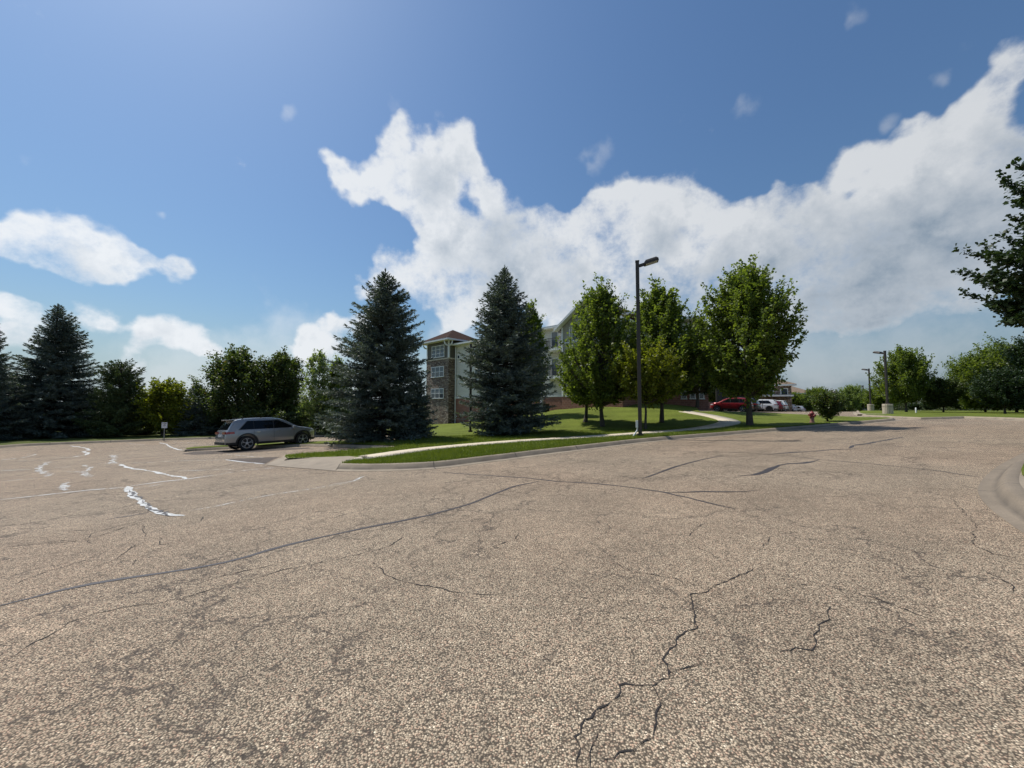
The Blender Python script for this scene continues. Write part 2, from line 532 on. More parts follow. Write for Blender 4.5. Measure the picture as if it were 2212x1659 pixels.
def sheet(name, outline, mat, lift, kind='structure', grid=1.0, dense=None, uvdir=None):
    """outline: list of world (x,y); filled and draped on the terrain"""
    pts = [Vector((p[0], p[1])) for p in outline]
    n = len(pts)
    xs = [p.x for p in pts]; ys = [p.y for p in pts]
    inner = []
    gx = np.arange(min(xs) + grid / 2, max(xs), grid); gy = np.arange(min(ys) + grid / 2, max(ys), grid)
    px = np.array(xs); py = np.array(ys)
    for x in gx:
        # vectorised point in polygon for one column
        X0, Y0 = px, py; X1, Y1 = np.roll(px, -1), np.roll(py, -1)
        cross = ((X0 <= x) & (X1 > x)) | ((X1 <= x) & (X0 > x))
        yi = (Y0[cross] + (x - X0[cross]) * (Y1[cross] - Y0[cross]) / (X1[cross] - X0[cross]))
        yi = np.sort(yi)
        for y in gy:
            k = int((yi < y).sum())
            if k % 2 == 1 and (len(yi) == 0 or np.min(np.abs(yi - y)) > .12 * grid): inner.append(Vector((x, y)))
    V, E, F, *_ = delaunay_2d_cdt(pts + inner, [(i, (i + 1) % n) for i in range(n)], [], 1, 1e-5)
    me = bpy.data.meshes.new(name)
    A = np.array([(v.x, v.y) for v in V])
    Z = T(A[:, 0], A[:, 1]) + lift
    me.from_pydata([(a[0], a[1], z) for a, z in zip(A, Z)], [], F)
    l = me.uv_layers.new(name='UVMap')
    d = Vector(uvdir or (1, 0)).normalized()
    l.data.foreach_set('uv', np.array([((V[li.vertex_index].x * d.x + V[li.vertex_index].y * d.y), 9.0) for li in me.loops], np.float32).ravel())
    bm = bmesh.new(); bm.from_mesh(me)
    for f in bm.faces:
        if f.normal.z < 0: f.normal_flip()
        f.smooth = True
    bm.to_mesh(me); bm.free()
    return tag(link_mesh(name, me, mat), kind=kind)

def ribbon(name, path, width, mat, lift, parent=None, jitter=0.0, wj=0.0, step=.15, taper=True):
    """thin strip draped on the road; path of Vectors"""
    p = resample([Vector((q.x, q.y)) for q in path], step)
    V, F = [], []
    n = len(p); acc = 0
    ph = rng.uniform(0, 100)
    kn = max(2, int(n * step / .45) + 2)
    wr = rng.uniform(-1, 1, n) if wj >= .9 and width < .03 else np.interp(np.arange(n), np.linspace(0, n, kn), rng.uniform(-1, 1, kn)) + rng.uniform(-.12, .12, n)
    rough = rng.normal(0, 1, n) * (1.0 if width < .06 else .25)
    for i, q in enumerate(p):
        a = p[max(0, i - 1)]; b = p[min(n - 1, i + 1)]
        t = (b - a).normalized() if (b - a).length > 1e-9 else Vector((1, 0)); nr = Vector((-t.y, t.x))
        off = nr * (rough[i] * jitter * .5 + jitter * math.sin(ph + i * .61) * .5 + jitter * math.sin(ph * 2 + i * 1.9) * .35)
        w = width * (1 + wr[i] * wj) / 2
        if taper: w *= min(1, .25 + min(i, n - 1 - i) / 4)
        for sgn in (-1, 1):
            c = q + off + nr * w * sgn
            V.append((c.x, c.y, Tf(c.x, c.y) + lift))
        if i: F.append((2 * i - 2, 2 * i - 1, 2 * i + 1, 2 * i))
    return V, F

def kerb(name, back, side, closed=False, gutter=.30, h=.168, ds=1.0):
    """back: world points of the grass edge; side +1 road to the left of travel"""
    p = resample([Vector((q[0], q[1])) for q in back], .35)
    prof = [(-.04, -.05), (-.02, h - .01), (.0, h), (.10, h), (.135, h - .01), (.165, h - .035), (.235, .03), (.26, .014), (.20 + gutter, .008), (.215 + gutter, -.04)]
    prof = [(d * ds, z) for d, z in prof]
    n = len(p); V, F, UV = [], [], []
    s = 0.0; S = []
    for i in range(n):
        a = p[max(0, i - 1)]; b = p[min(n - 1, i + 1)]
        t = (b - a).normalized(); nr = Vector((-t.y, t.x)) * side
        if i: s += (p[i] - p[i - 1]).length
        S.append(s)
        for d, z in prof:
            q = p[i] + nr * d
            V.append((q.x, q.y, Tf(q.x, q.y) + z))
    k = len(prof)
    for i in range(n - 1):
        for j in range(k - 1):
            F.append((i * k + j, (i + 1) * k + j, (i + 1) * k + j + 1, i * k + j + 1))
            UV += [(S[i], prof[j][0]), (S[i + 1], prof[j][0]), (S[i + 1], prof[j + 1][0]), (S[i], prof[j + 1][0])]
    me = np_mesh(name, V, F, True, UV)
    bm = bmesh.new(); bm.from_mesh(me)
    bm.verts.ensure_lookup_table()
    for o_ in (0, (n - 1) * k):
        try: bm.faces.new([bm.verts[o_ + j] for j in range(k)])
        except ValueError: pass
    bmesh.ops.recalc_face_normals(bm, faces=bm.faces)
    if sum(f.normal.z for f in bm.faces) < 0: bmesh.ops.reverse_faces(bm, faces=bm.faces)
    bm.to_mesh(me); bm.free()
    me.set_sharp_from_angle(angle=R_(50))
    return tag(link_mesh(name, me, M['concrete']), kind='structure')

LH = .16
def GP(pts, lift=LH): return [G(x, y, lift) for x, y in pts]

# base ground to the horizon
def big_ground():
    rs = [0, 20, 40, 60, 80, 110, 150, 200, 260, 400, 800, 1600, 3000]
    n = 48; V, F = [(0, 30, Tf(0, 30) - .25)], []
    for r in rs[1:]:
        for i in range(n):
            a = 2 * math.pi * i / n
            x, y = r * math.cos(a), 30 + r * math.sin(a)
            V.append((x, y, Tf(x, y) - .25))
    me = bpy.data.meshes.new('ground')
    for i in range(n): F.append((0, 1 + i, 1 + (i + 1) % n))
    for k in range(len(rs) - 2):
        for i in range(n):
            j = (i + 1) % n; a = 1 + k * n; b = a + n
            F.append((a + i, b + i, b + j, a + j))
    me.from_pydata(V, [], F)
    for pl in me.polygons: pl.use_smooth = True
    return tag(link_mesh('ground', me, M['rough_grass']), kind='structure')
big_ground()

# asphalt
road = sheet('road', [(-75, -14), (75, -14), (75, 60), (62, 84), (10, 84), (-10, 74), (-75, 60)], M['asphalt'], 0, grid=1.5)

# --- main lawn
front = [(741, 1000.7), (790, 1001.8), (836, 1001.2), (900, 999.2), (957, 995.5), (1030, 986.5), (1097, 979), (1180, 969), (1264.7, 960),
         (1382, 946.8), (1496, 938.0), (1660, 925.5), (1740, 919), (1807, 913.4), (1870, 908.5), (1908, 905.2)]
tip = [(1922, 903.8), (1924, 902.2), (1915, 901.4)]
backr = [(1850, 900.3), (1806.8, 898.6), (1776.5, 897.0), (1700, 893.6), (1637.6, 890.2), (1580, 889), (1538, 888.2), (1511, 888.5)]
F1 = smooth_path(GP(front), 1); FT = GP(tip); FB = GP(backr)
road_edge = F1 + FT
strip = [(622, 989.8), (615, 986.5), (617, 981.8), (700, 976.5), (780, 970.5), (850, 965.5), (861, 963.6), (852, 962),
         (790, 960.4), (740, 958.6), (672, 957.8), (622, 959.4), (545, 961.6), (470, 965.0), (421, 968.0), (404, 969.4), (400, 968.2), (421, 964.8),
         (500, 960.6), (600, 956.0), (672, 953.4), (722, 952), (800, 950.4), (870, 949)]
SP = GP(strip)
last = SP[-1]
SP2 = SP + [Vector((-9, 29, 0)), Vector((-13, 38, 0))]
lawn_outline = road_edge + FB + [Vector((19.5, 40, 0)), Vector((22, 46, 0)), Vector((22, 60, 0)), Vector((-14, 66, 0)), Vector((-16.2, 45, 0))] + SP2[::-1] \
    + GP([(700, 987.3), (755, 985.6), (785, 990), (755, 996)])
lawn = sheet('lawn', [(p.x, p.y) for p in lawn_outline], M['grass'], LH, grid=.8)

def side_of(path, inside):
    a, b = path[len(path) // 2], path[len(path) // 2 + 1]
    t = (b - a); nr = Vector((-t.y, t.x)); q = Vector((inside[0] - a.x, inside[1] - a.y))
    return -1 if nr.dot(q) > 0 else 1
kerb('kerb', [(p.x, p.y) for p in road_edge + FB], side_of(F1, (7, 26)))
sp_side = 1
a_, b_ = SP[4], SP[5]
nr = Vector((-(b_ - a_).y, (b_ - a_).x)); tow = Vector((0.0, 5.0))
sp_side = 1 if nr.dot(tow) > 0 else -1         # the stall side lies away from the camera
kerb('kerb', [(p.x, p.y) for p in SP2], sp_side, gutter=.06, h=.13, ds=.62)

# --- left verge
lv = [(-420, 985), (-200, 975), (-60, 967), (43, 959.0), (150, 954.6), (250, 951), (350, 947.4), (457, 944.4), (560, 941.8), (679, 939.6), (722, 939.4), (800, 938.8), (860, 938)]
LV = GP(lv)
LVp = LV + [Vector((-14, 37.5, 0))]
sheet('verge', [(p.x, p.y) for p in LVp] + [(-14, 62), (-75, 62), (-75, LV[0].y)], M['rough_grass'], LH, grid=1.2)
kerb('kerb', [(p.x, p.y) for p in LVp], side_of(LVp, (-40, 60)), gutter=.15)

# --- right verge with lamp bases
rv = [(1845, 886.2), (1858, 891.5), (1871, 896.0), (1886, 896.8), (1935, 899.3), (1990, 901.6), (2035, 900.6), (2081, 899.4), (2150, 901), (2212, 903), (2330, 906), (2600, 912)]
RV = GP(rv)
RVp = [Vector((RV[0].x + 14, RV[0].y + 30, 0))] + RV
sheet('verge', [(p.x, p.y) for p in RVp] + [(110, RV[-1].y), (130, 110), (75, 120)], M['grass'], LH, grid=1.6)
kerb('kerb', [(p.x, p.y) for p in RVp], side_of(RV, (80, 60)), gutter=.4)

# --- near right corner
nr_pts = [(2440, 905), (2320, 938), (2236, 985), (2214, 1003), (2202, 1018), (2197, 1033), (2200, 1048), (2220, 1067), (2266, 1096), (2450, 1185)]
NR = smooth_path(GP(nr_pts), 2)
nk = kerb('kerb', [(p.x, p.y) for p in NR], side_of(NR, (20, 9)), gutter=.22)
nk.data.materials[0] = M['gutter']
cen = [(p.x, p.y) for p in NR]
sheet('pavement', cen + [(28, NR[-1].y), (28, NR[0].y)], M['ramp'], LH, grid=1)
gin = GP([(2400, 925), (2300, 955), (2240, 985), (2212, 1003), (2206, 1016), (2208, 1028), (2240, 1044), (2300, 1075), (2400, 1120)])
sheet('lawn', [(p.x, p.y) for p in gin] + [(27, gin[-1].y), (27, gin[0].y)], M['grass'], LH + .02, grid=1)

# --- sidewalk
cl = [(768, 987.4), (790, 986.8), (900, 970.4), (980, 962.7), (1065, 955.2), (1160, 948.6), (1265, 943.0), (1383, 934.6), (1440, 930.5), (1485, 927.2), (1530, 922.3),
      (1563, 916.5), (1578, 911.2), (1572, 906.5), (1550, 900.5), (1525, 895.5), (1497, 891), (1478, 887.5)]
CLp = smooth_path(GP(cl, LH + .03), 2)
CLr = resample([Vector((q.x, q.y)) for q in CLp], .5)
V, F, UV = [], [], []; s = 0
for i, q in enumerate(CLr):
    a = CLr[max(0, i - 1)]; b = CLr[min(len(CLr) - 1, i + 1)]; t = (b - a).normalized(); nn = Vector((-t.y, t.x))
    if i: s += (q - CLr[i - 1]).length
    for k in (-1, 1):
        c = q + nn * .66 * k
        V.append((c.x, c.y, Tf(c.x, c.y) + LH + .014))
    for k in (-1, 1):
        c = q + nn * .66 * k
        V.append((c.x, c.y, Tf(c.x, c.y) + LH - .1))
    if i:
        o = 4 * i
        F += [(o - 4, o - 3, o + 1, o), (o - 4, o, o + 2, o - 2), (o - 3, o - 1, o + 3, o + 1)]
        s0 = s - (q - CLr[i - 1]).length
        UV += [(s0, 9), (s0, 9), (s, 9), (s, 9)] * 3
me = np_mesh('sidewalk', V, F, False, UV)
bm = bmesh.new(); bm.from_mesh(me); bmesh.ops.recalc_face_normals(bm, faces=bm.faces)
if sum(f.normal.z for f in bm.faces) < 0: bmesh.ops.reverse_faces(bm, faces=bm.faces)
bm.to_mesh(me); bm.free()
tag(link_mesh('sidewalk', me, M['walk']), kind='structure')

# --- ramp at the corner: from road level up to the walk
def ramp_mesh():
    rows = [[(573, 1003.5), (600, 1007), (650, 1011), (700, 1015), (724, 1017)],
            [(588, 997), (618, 1000), (665, 1002.5), (706, 1006), (729, 1009.5)],
            [(600, 990.5), (630, 992.5), (676, 994), (716, 998), (736, 1001.5)],
            [(617, 987), (650, 988), (700, 987.2), (757, 985.2), (790, 990.5)]]
    lifts = [.012, .05, .11, .166]
    side = [0.0, 1, 1, 1, 0.0]
    V, F = [], []
    for r, (row, l) in enumerate(zip(rows, lifts)):
        for c, (x, y) in enumerate(row):
            p = G(x, y, l); V.append(p)
    for r in range(3):
        for c in range(4):
            a = r * 5 + c; F.append((a, a + 1, a + 6, a + 5))
    me = bpy.data.meshes.new('kerb_ramp'); me.from_pydata(V, [], F)
    me.uv_layers.new(name='UVMap')
    for p in me.polygons: p.use_smooth = True
    return tag(link_mesh('kerb_ramp', me, M['ramp']), kind='structure')
ramp_mesh()

# --- dark patches
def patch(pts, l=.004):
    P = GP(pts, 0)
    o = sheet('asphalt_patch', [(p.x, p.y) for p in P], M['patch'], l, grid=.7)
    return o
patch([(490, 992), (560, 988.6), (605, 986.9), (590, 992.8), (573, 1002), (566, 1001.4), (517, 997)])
patch([(392, 980.5), (421, 975.5), (560, 970.2), (668, 966.8), (670, 969), (560, 976), (421, 982.5)], .005)  # dark asphalt along the stall, with the car's shadow painted into the band

# --- crack sealant, cracks, painted-on lamp shadow, paint (children of the road)
def A0(c): return (c[0] * .3267, 903.3 + c[1] * .3267)
def A2(c): return (542 + c[0] * .3267, 903.3 + c[1] * .3267)
def A3(c): return (1204.4 + c[0] * .4555, 843.1 + c[1] * .4555)
def A4(c): return (1084 + c[0] * .5099, 1084 + c[1] * .5099)
def A5(c): return (c[0] * .49, 1144 + c[1] * .49)
def strips(name, lines, width, mat, lift, fn, jit=0., wj=0., step=.15):
    Vs, Fs = [], []
    for ln in lines:
        P = [G(*fn(c)) for c in ln]
        v, f = ribbon(name, P, width, mat, lift, None, jit, wj, step)
        b = len(Vs); Vs += v; Fs += [tuple(i + b for i in q) for q in f]
    me = np_mesh(name, Vs, Fs)
    bm = bmesh.new(); bm.from_mesh(me)
    for f in bm.faces:
        if f.normal.z < 0: f.normal_flip()
    bm.to_mesh(me); bm.free()
    return link_mesh(name, me, mat, road)
seal0 = [(0, 1240), (200, 1192), (400, 1140), (600, 1098), (800, 1065), (1050, 1028), (1300, 990), (1480, 955), (1640, 915), (1770, 875), (1900, 840), (2050, 805), (2212, 770), (2400, 728), (2600, 690), (2850, 640), (3100, 570), (3250, 510), (3400, 450), (3560, 420)]
strips('crack_sealant', [seal0], .065, M['seal'], .004, A0, .01, .3)
strips('crack_sealant', [[(905 - 1450, 390), (-150, 416), (0, 433), (170, 442), (330, 458), (490, 482), (620, 510), (740, 540), (850, 563)]], .05, M['seal'], .004, A3, .01, .3)
strips('crack_sealant', [[(510, 484), (600, 484), (700, 481), (790, 483), (880, 481), (945, 475)]], .055, M['seal'], .006, A3, .01, .3)
strips('crack_sealant', [[(400, 420), (480, 392), (560, 362), (680, 330), (785, 310)]], .07, M['seal'], .004, A3, .012, .4)
strips('crack_sealant', [[(850, 405), (930, 402), (985, 388), (1010, 372), (1050, 356), (1100, 348), (1160, 346), (1200, 340), (1240, 330)]], .11, M['seal'], .004, A3, .015, .5)
strips('crack_sealant', [[(1015, 303), (1110, 295), (1210, 290), (1310, 281), (1430, 278)], [(1385, 275), (1400, 262), (1450, 256), (1500, 247), (1570, 234), (1640, 222)]], .1, M['seal'], .004, A3, .02, .5)
strips('joint_and_shadow_line', [[(290, 277), (600, 289), (900, 297), (1100, 312), (1240, 329), (1500, 350), (1800, 382), (2003, 413)],
                      [(820, 235), (1200, 240), (1400, 254), (1720, 272)], [(300, 240), (700, 248), (860, 250)],
                      [(1580, 190), (1700, 176), (1860, 158)], [(1780, 196), (2000, 203), (2200, 210)]], .035, M['seal'], .004, A3, .01, .4)
strips('joint_and_shadow_line', [[(860, 222), (900, 223), (945, 222)]], .12, M['seal'], .005, A3, 0, .4)  # cast shadow of the lamp head, painted on the road in sealant colour
main_crack = [[(1075, 283), (1020, 305), (960, 332), (905, 358), (870, 378), (835, 388), (805, 390), (803, 430), (825, 490), (820, 535), (780, 553), (745, 575), (720, 610), (695, 640), (693, 672), (715, 720), (680, 752), (645, 775), (570, 781), (500, 780), (490, 825), (445, 858), (400, 885), (385, 920), (340, 950), (320, 975), (318, 1020), (330, 1070), (320, 1128)],
              ]
strips('crack', main_crack, .0085, M['crack'], .004, A4, .013, .9, .03)
strips('crack', [[(640, 778), (655, 815), (662, 860), (655, 960), (610, 1010), (560, 1052), (470, 1085), (420, 1105)],
                 [(400, 975), (385, 1040), (372, 1128)], [(715, 722), (760, 705), (850, 690)]], .0055, M['crack'], .004, A4, .012, .9, .03)
strips('crack', [[(1370, 430), (1378, 460), (1375, 495), (1342, 520), (1345, 545), (1320, 600), (1305, 625), (1240, 615), (1150, 632)],
                 [(1900, -20), (1935, 20), (1988, 70), (2008, 100), (1992, 132), (2005, 180), (2040, 205), (2080, 225), (2212, 242)],
                 [(2040, 290), (2100, 320), (2150, 350), (2180, 400)],
                 [(600, 132), (700, 140), (790, 142), (845, 98), (900, 86)], [(1135, 125), (1130, 170), (1080, 195)],
                 [(410, 268), (480, 262), (550, 295), (640, 310), (740, 330), (830, 355)], [(1200, 350), (1400, 360), (1570, 405), (1700, 460), (1880, 515)],
                 [(1310, 326), (1350, 318)], [(1395, 262), (1400, 290)], [(800, 180), (900, 230), (1010, 265)],
                 [(60, 125), (110, 115)], [(150, 165), (180, 205), (205, 215)], [(300, 410), (340, 420)]], .006, M['crack'], .004, A4, .018, .9, .05)
strips('crack', [[(0, 585), (60, 555), (150, 500), (240, 452), (300, 410), (420, 372), (540, 345), (680, 325), (800, 305), (950, 258), (1130, 215), (1240, 180), (1500, 130), (1700, 80), (1800, 22)],
                 [(0, 80), (200, 62), (380, 48), (400, 20), (560, -25), (700, -60)], [(430, 160), (520, 128), (600, 65)], [(590, 160), (600, 125)],
                 [(40, 250), (200, 190), (330, 150), (420, 120)], [(0, 440), (120, 400), (260, 340), (380, 310)], [(780, 262), (840, 252)], [(990, 205), (1030, 198)],
                 [(1640, 140), (1700, 200), (1760, 225), (1810, 238), (1990, 270), (2120, 285), (2200, 290)], [(800, 300), (930, 265), (1010, 250)]], .008, M['crack'], .004, A5, .015, .9, .06)
strips('crack', [[(700, 672), (800, 655), (900, 640), (985, 625)]], .05, M['seal'], .004, A0, .02, .6, .08)
strips('crack', [[(30, 858), (200, 835), (400, 812), (580, 798), (700, 765), (830, 720), (930, 690)], [(580, 800), (585, 835)], [(900, 480), (985, 478)],
                 [(940, 700), (960, 790)], [(1060, 790), (1050, 840), (1180, 830)], [(800, 900), (880, 850), (960, 820)], [(1130, 640), (1250, 600)],
                 [(1360, 640), (1330, 680), (1220, 715)], [(1890, 540), (1895, 560), (1800, 590), (1650, 610)], [(250, 600), (310, 592)],
                 [(880, 970), (900, 935)], [(430, 748), (600, 738)], [(1180, 1130), (1480, 1045), (1750, 985), (1950, 930)]], .010, M['crack'], .004, A0, .018, .9, .08)
strips('crack', [[(1390, 438), (1450, 435)], [(1520, 358), (1570, 350)], [(760, 325), (840, 322)]], .1, M['crack'], .004, A0, .02, .9, .1)
strips('crack', [[(1780, 760), (1740, 800), (1600, 850)], [(1830, 345), (1700, 375), (1640, 385)], [(500, 355), (700, 350), (930, 352)]], .014, M['crack'], .004, A2, .02, .9, .08)

def paint(lines, w, mat='line', jit=0., wj=.1, fn=A0, lift=.008):
    for ln in lines: strips('painted_line', [ln], w, M[mat], lift, fn, jit, wj, .12)
paint([[(0, 541), (200, 520), (400, 497), (600, 476), (830, 459)], [(862, 450), (980, 434), (1080, 420), (1240, 404), (1380, 383), (1430, 378)]], .10)
paint([[(850, 474), (960, 458), (1080, 435)]], .08, 'line_worn')
paint([[(1430, 380), (1500, 362), (1580, 352), (1700, 338), (1850, 326)]], .09, 'line_worn')
# over-painted cracks: broad sloppy brush strokes
paint([[(835, 452), (858, 480), (872, 508), (925, 548), (965, 575), (985, 598), (1040, 618), (1110, 640), (1205, 650)]], .11, 'line', .04, .6)
strips('crack', [[(850, 470), (905, 520), (955, 548), (985, 590), (1050, 625), (1140, 645)]], .035, M['seal'], .011, A0, .05, .9, .1)
paint([[(796, 306), (830, 322), (872, 334), (940, 342), (1000, 351), (1060, 365), (1110, 378), (1160, 384), (1212, 392), (1238, 405)]], .11, 'line', .035, .6)
paint([[(742, 245), (760, 262), (743, 280), (752, 298), (775, 300)]], .18, 'line_worn', .08, .8)
paint([[(730, 243), (800, 244)]], .1, 'line_worn')
paint([[(322, 290), (300, 305), (262, 322), (258, 345), (290, 362), (335, 374), (300, 388)]], .16, 'line_worn', .07, .8)
paint([[(300, 390), (200, 402), (90, 412), (-60, 424)]], .08, 'line_worn')
paint([[(542, 312), (572, 318), (602, 328), (580, 342), (556, 358), (572, 378), (598, 392)]], .13, 'line_worn', .06, .8)
paint([[(430, 355), (550, 357)], [(-80, 350), (220, 340)], [(350, 330), (530, 318)], [(650, 303), (760, 301), (830, 297), (1030, 293)], [(1030, 290), (1240, 281), (1400, 279), (1490, 276)]], .075, 'line_worn')
paint([[(455, 424), (432, 440), (410, 452), (440, 478), (478, 472)]], .17, 'line_worn', .07, .9)
paint([[(0, 279), (150, 262), (200, 251), (240, 240), (170, 238)], [(0, 291), (290, 275)], [(0, 355), (30, 352)]], .09, 'line_worn', .02)
paint([[(460, 183), (520, 190), (572, 200), (592, 213), (550, 222), (586, 232), (560, 246), (480, 258), (340, 266)]], .13, 'line', .03, .6)
paint([[(830, 168), (970, 178)], [(1140, 158), (1305, 164)]], .1, 'line_worn')
paint([[(1055, 163), (1100, 172), (1125, 190), (1175, 208), (1225, 215)]], .12, 'line', .03, .5)
paint([[(1170, 351), (1350, 345), (1480, 338), (1560, 344)]], .07, 'line_worn')
paint([[(1255, 614), (1400, 590), (1560, 556), (1700, 525), (1850, 500), (2000, 478), (2212, 445), (2330, 425)]], .05, 'line_worn', .006)
paint([[(1490, 275), (1545, 283), (1600, 290), (1680, 297), (1750, 304)]], .12, 'line', .01)
paint([[(655, 218), (680, 214)]], .3, 'line_worn', .05, .5)
paint([[(525, 442), (600, 430), (680, 417), (720, 398), (755, 384)]], .12, 'line', .03, .8, A2)
paint([[(690, 410), (730, 392)]], .12, 'line_worn', .05, .8, A2)
paint([[(1485, 238), (1740, 262)], [(2090, 205), (2200, 203)]], .07, 'line_worn')
# far lot stall lines at right
def mark(x0, y0, x1, y1, w=.1):
    strips('painted_line', [[(x0, y0), (x1, y1)]], w, M['line_worn'], .008, lambda c: c)
mark(744, 953, 712, 949.5); mark(800, 951, 775, 947)

# ------------------------------------------------------------------ vegetation generators
def tubes_np(lines, n=5):
    """lines: list of (pts Nx3, radii N) -> verts, quads"""
    V, F = [], []; b = 0
    ang = np.linspace(0, 2 * np.pi, n, endpoint=False)
    for P, r in lines:
        P = np.asarray(P); r = np.asarray(r); m = len(P)
        t = np.gradient(P, axis=0); t /= np.linalg.norm(t, axis=1, keepdims=True) + 1e-9
        ref = np.where(np.abs(t[:, 2:3]) < .9, np.array([[0, 0, 1.]]), np.array([[1., 0, 0]]))
        u = np.cross(t, ref); u /= np.linalg.norm(u, axis=1, keepdims=True) + 1e-9
        w = np.cross(t, u)
        ring = P[:, None] + (u[:, None] * np.cos(ang)[None, :, None] + w[:, None] * np.sin(ang)[None, :, None]) * r[:, None, None]
        V.append(ring.reshape(-1, 3))
        i, j = np.meshgrid(np.arange(m - 1), np.arange(n), indexing='ij')
        k = (j + 1) % n
        F.append((np.stack([i * n + j, i * n + k, (i + 1) * n + k, (i + 1) * n + j], -1).reshape(-1, 4)) + b)
        b += m * n
    return np.concatenate(V), np.concatenate(F)

def unit(a): return a / (np.linalg.norm(a, axis=-1, keepdims=True) + 1e-9)

def cards(P, D, Nn, L, W, tri=False, fold=.0):
    """leaf kites at P along D with normal ~Nn"""
    S = unit(np.cross(D, Nn)); L = L[:, None]; W = W[:, None]
    if tri:
        V = np.stack([P - S * W * .5, P + S * W * .5, P + D * L], 1).reshape(-1, 3)
        F = np.arange(len(P) * 3).reshape(-1, 3)
    else:
        up = unit(np.cross(S, D))
        V = np.stack([P, P + D * L * .45 + S * W * .5 + up * W * fold, P + D * L, P + D * L * .45 - S * W * .5 + up * W * fold], 1).reshape(-1, 3)
        F = np.arange(len(P) * 4).reshape(-1, 4)
    return V, F

def broadleaf(seed, H, h0, R, limbs=70, subs=13, per=26, leaf=.13, asc=48, shape='ovate', trunk_r=.13, sig=.13, lean=(0, 0), gap=.0, tiplen=1.0):
    g = np.random.default_rng(seed)
    H = H * .955
    def rad(s):
        if shape == 'ovate': return R * (np.sin(np.pi * np.clip(s * .93 + .07, 0, 1) ** .72)) ** .62
        if shape == 'round': return R * np.sqrt(np.clip(1 - (2 * s - .9) ** 2 / 1.3, .02, 1))
        if shape == 'column': return R * (1 - s ** 2.2 * .75) * np.clip(s * 4 + .55, 0, 1)
        if shape == 'cone': return R * (1 - s) ** .7 * np.clip(s * 5 + .6, 0, 1)
        if shape == 'vase': return R * np.clip(.35 + s * 1.15, 0, 1) * np.sqrt(np.clip(1 - max(0, s - .55) ** 2 / .22, .05, 1)) if np.isscalar(s) else R
        return R
    wood = []
    nt_ = 9
    tz = np.linspace(0, H * .88, nt_)
    tp = np.stack([np.cumsum(g.normal(0, .03, nt_)) + lean[0] * tz / H, np.cumsum(g.normal(0, .03, nt_)) + lean[1] * tz / H, tz], 1); tp[0, :2] = 0
    tr = trunk_r * (1 - tz / (H * .92)) ** .8 + .012; tr[0] *= 1.35
    wood.append((tp, tr))
    az0 = g.uniform(0, 6.28)
    nl = 6; la = g.uniform(0, 6.28, nl); ls = g.uniform(0, 1, nl); lm = g.uniform(.7, 1.22, nl)
    LP, LD, LN = [], [], []
    for i in range(limbs):
        s = ((i + .5) / limbs) ** .85
        az = az0 + i * 2.39996 + g.normal(0, .25)
        lump = 1.0
        dd = np.cos(az - la) * .5 + .5
        wt = np.exp(-((1 - dd) * 3 + np.abs(ls - s) * 4)); lump = min(1.14, 1 + (wt * (lm - 1)).sum() * 1.4)
        r = rad(float(s)) * g.uniform(.62, 1.12) * lump
        zt = h0 + (H - h0) * s * (1.0 if s < .85 else g.uniform(.93, 1.04))
        end = np.array([math.cos(az) * r, math.sin(az) * r, zt + (r * .12)])
        end[:2] += np.array(lean) * zt / H
        st_z = max(h0 * .82, min(zt - r * math.tan(R_(asc)), H * .85))
        st = np.array([np.interp(st_z, tz, tp[:, 0]), np.interp(st_z, tz, tp[:, 1]), st_z])
        mid = st * .5 + end * .5 + np.array([math.cos(az), math.sin(az), -.15]) * r * .12
        q = np.linspace(0, 1, 8)[:, None]
        P = (1 - q) ** 2 * st + 2 * q * (1 - q) * mid + q ** 2 * end
        P[1:-1] += g.normal(0, .03, (6, 3))
        ln = np.linalg.norm(end - st)
        wood.append((P, (.012 + .018 * ln) * (1 - q[:, 0]) ** .9 * .8 + .006))
        tvec = unit(np.gradient(P, axis=0))
        for k in range(subs):
            u = .28 + .72 * ((k + g.uniform(0, 1)) / subs)
            if gap and g.uniform() < gap: continue
            f = u * 7; a = int(min(6, f)); fr = f - a
            p0 = P[a] * (1 - fr) + P[a + 1] * fr
            d = unit(tvec[a] * .75 + g.normal(0, .62, 3) + np.array([0, 0, .18]))
            l = R * g.uniform(.13, .27) * (1.15 - .35 * u) * tiplen
            shoot = k >= subs - 2
            if shoot:
                p0 = P[-2 if k % 2 else -1]; d = unit(tvec[-1] + g.normal(0, .22, 3) + np.array([0, 0, .45 if asc > 45 else .25])); l = R * g.uniform(.2, .38) * tiplen
            p1 = p0 + d * l
            if k % 2 == 0: wood.append((np.stack([p0, (p0 + p1) / 2 + g.normal(0, .02, 3), p1]), np.array([.010, .007, .004])))
            m = int(per * (.6 + .8 * g.uniform()))
            tt = g.uniform(0.05, 1.1, (m, 1))
            pp = p0 + d * l * tt + g.normal(0, sig * (.55 if shoot else .8), (m, 3)) * np.array([1, 1, .75])
            LP.append(pp)
            LD.append(unit(d * .8 + g.normal(0, .65, (m, 3)) + np.array([0, 0, -.25])))
            LN.append(unit(g.normal(0, .55, (m, 3)) + np.array([0, 0, .9])))
    LP, LD, LN = map(np.concatenate, (LP, LD, LN))
    keep = LP[:, 2] > h0 * .45
    LP, LD, LN = LP[keep], LD[keep], LN[keep]
    sz = leaf * g.uniform(.7, 1.3, len(LP))
    V, F = cards(LP, LD, LN, sz * 1.15, sz, fold=.12)
    WV, WF = tubes_np(wood, 5)
    return (np_mesh('trunk', WV, WF, True), np_mesh('crown', V, F))

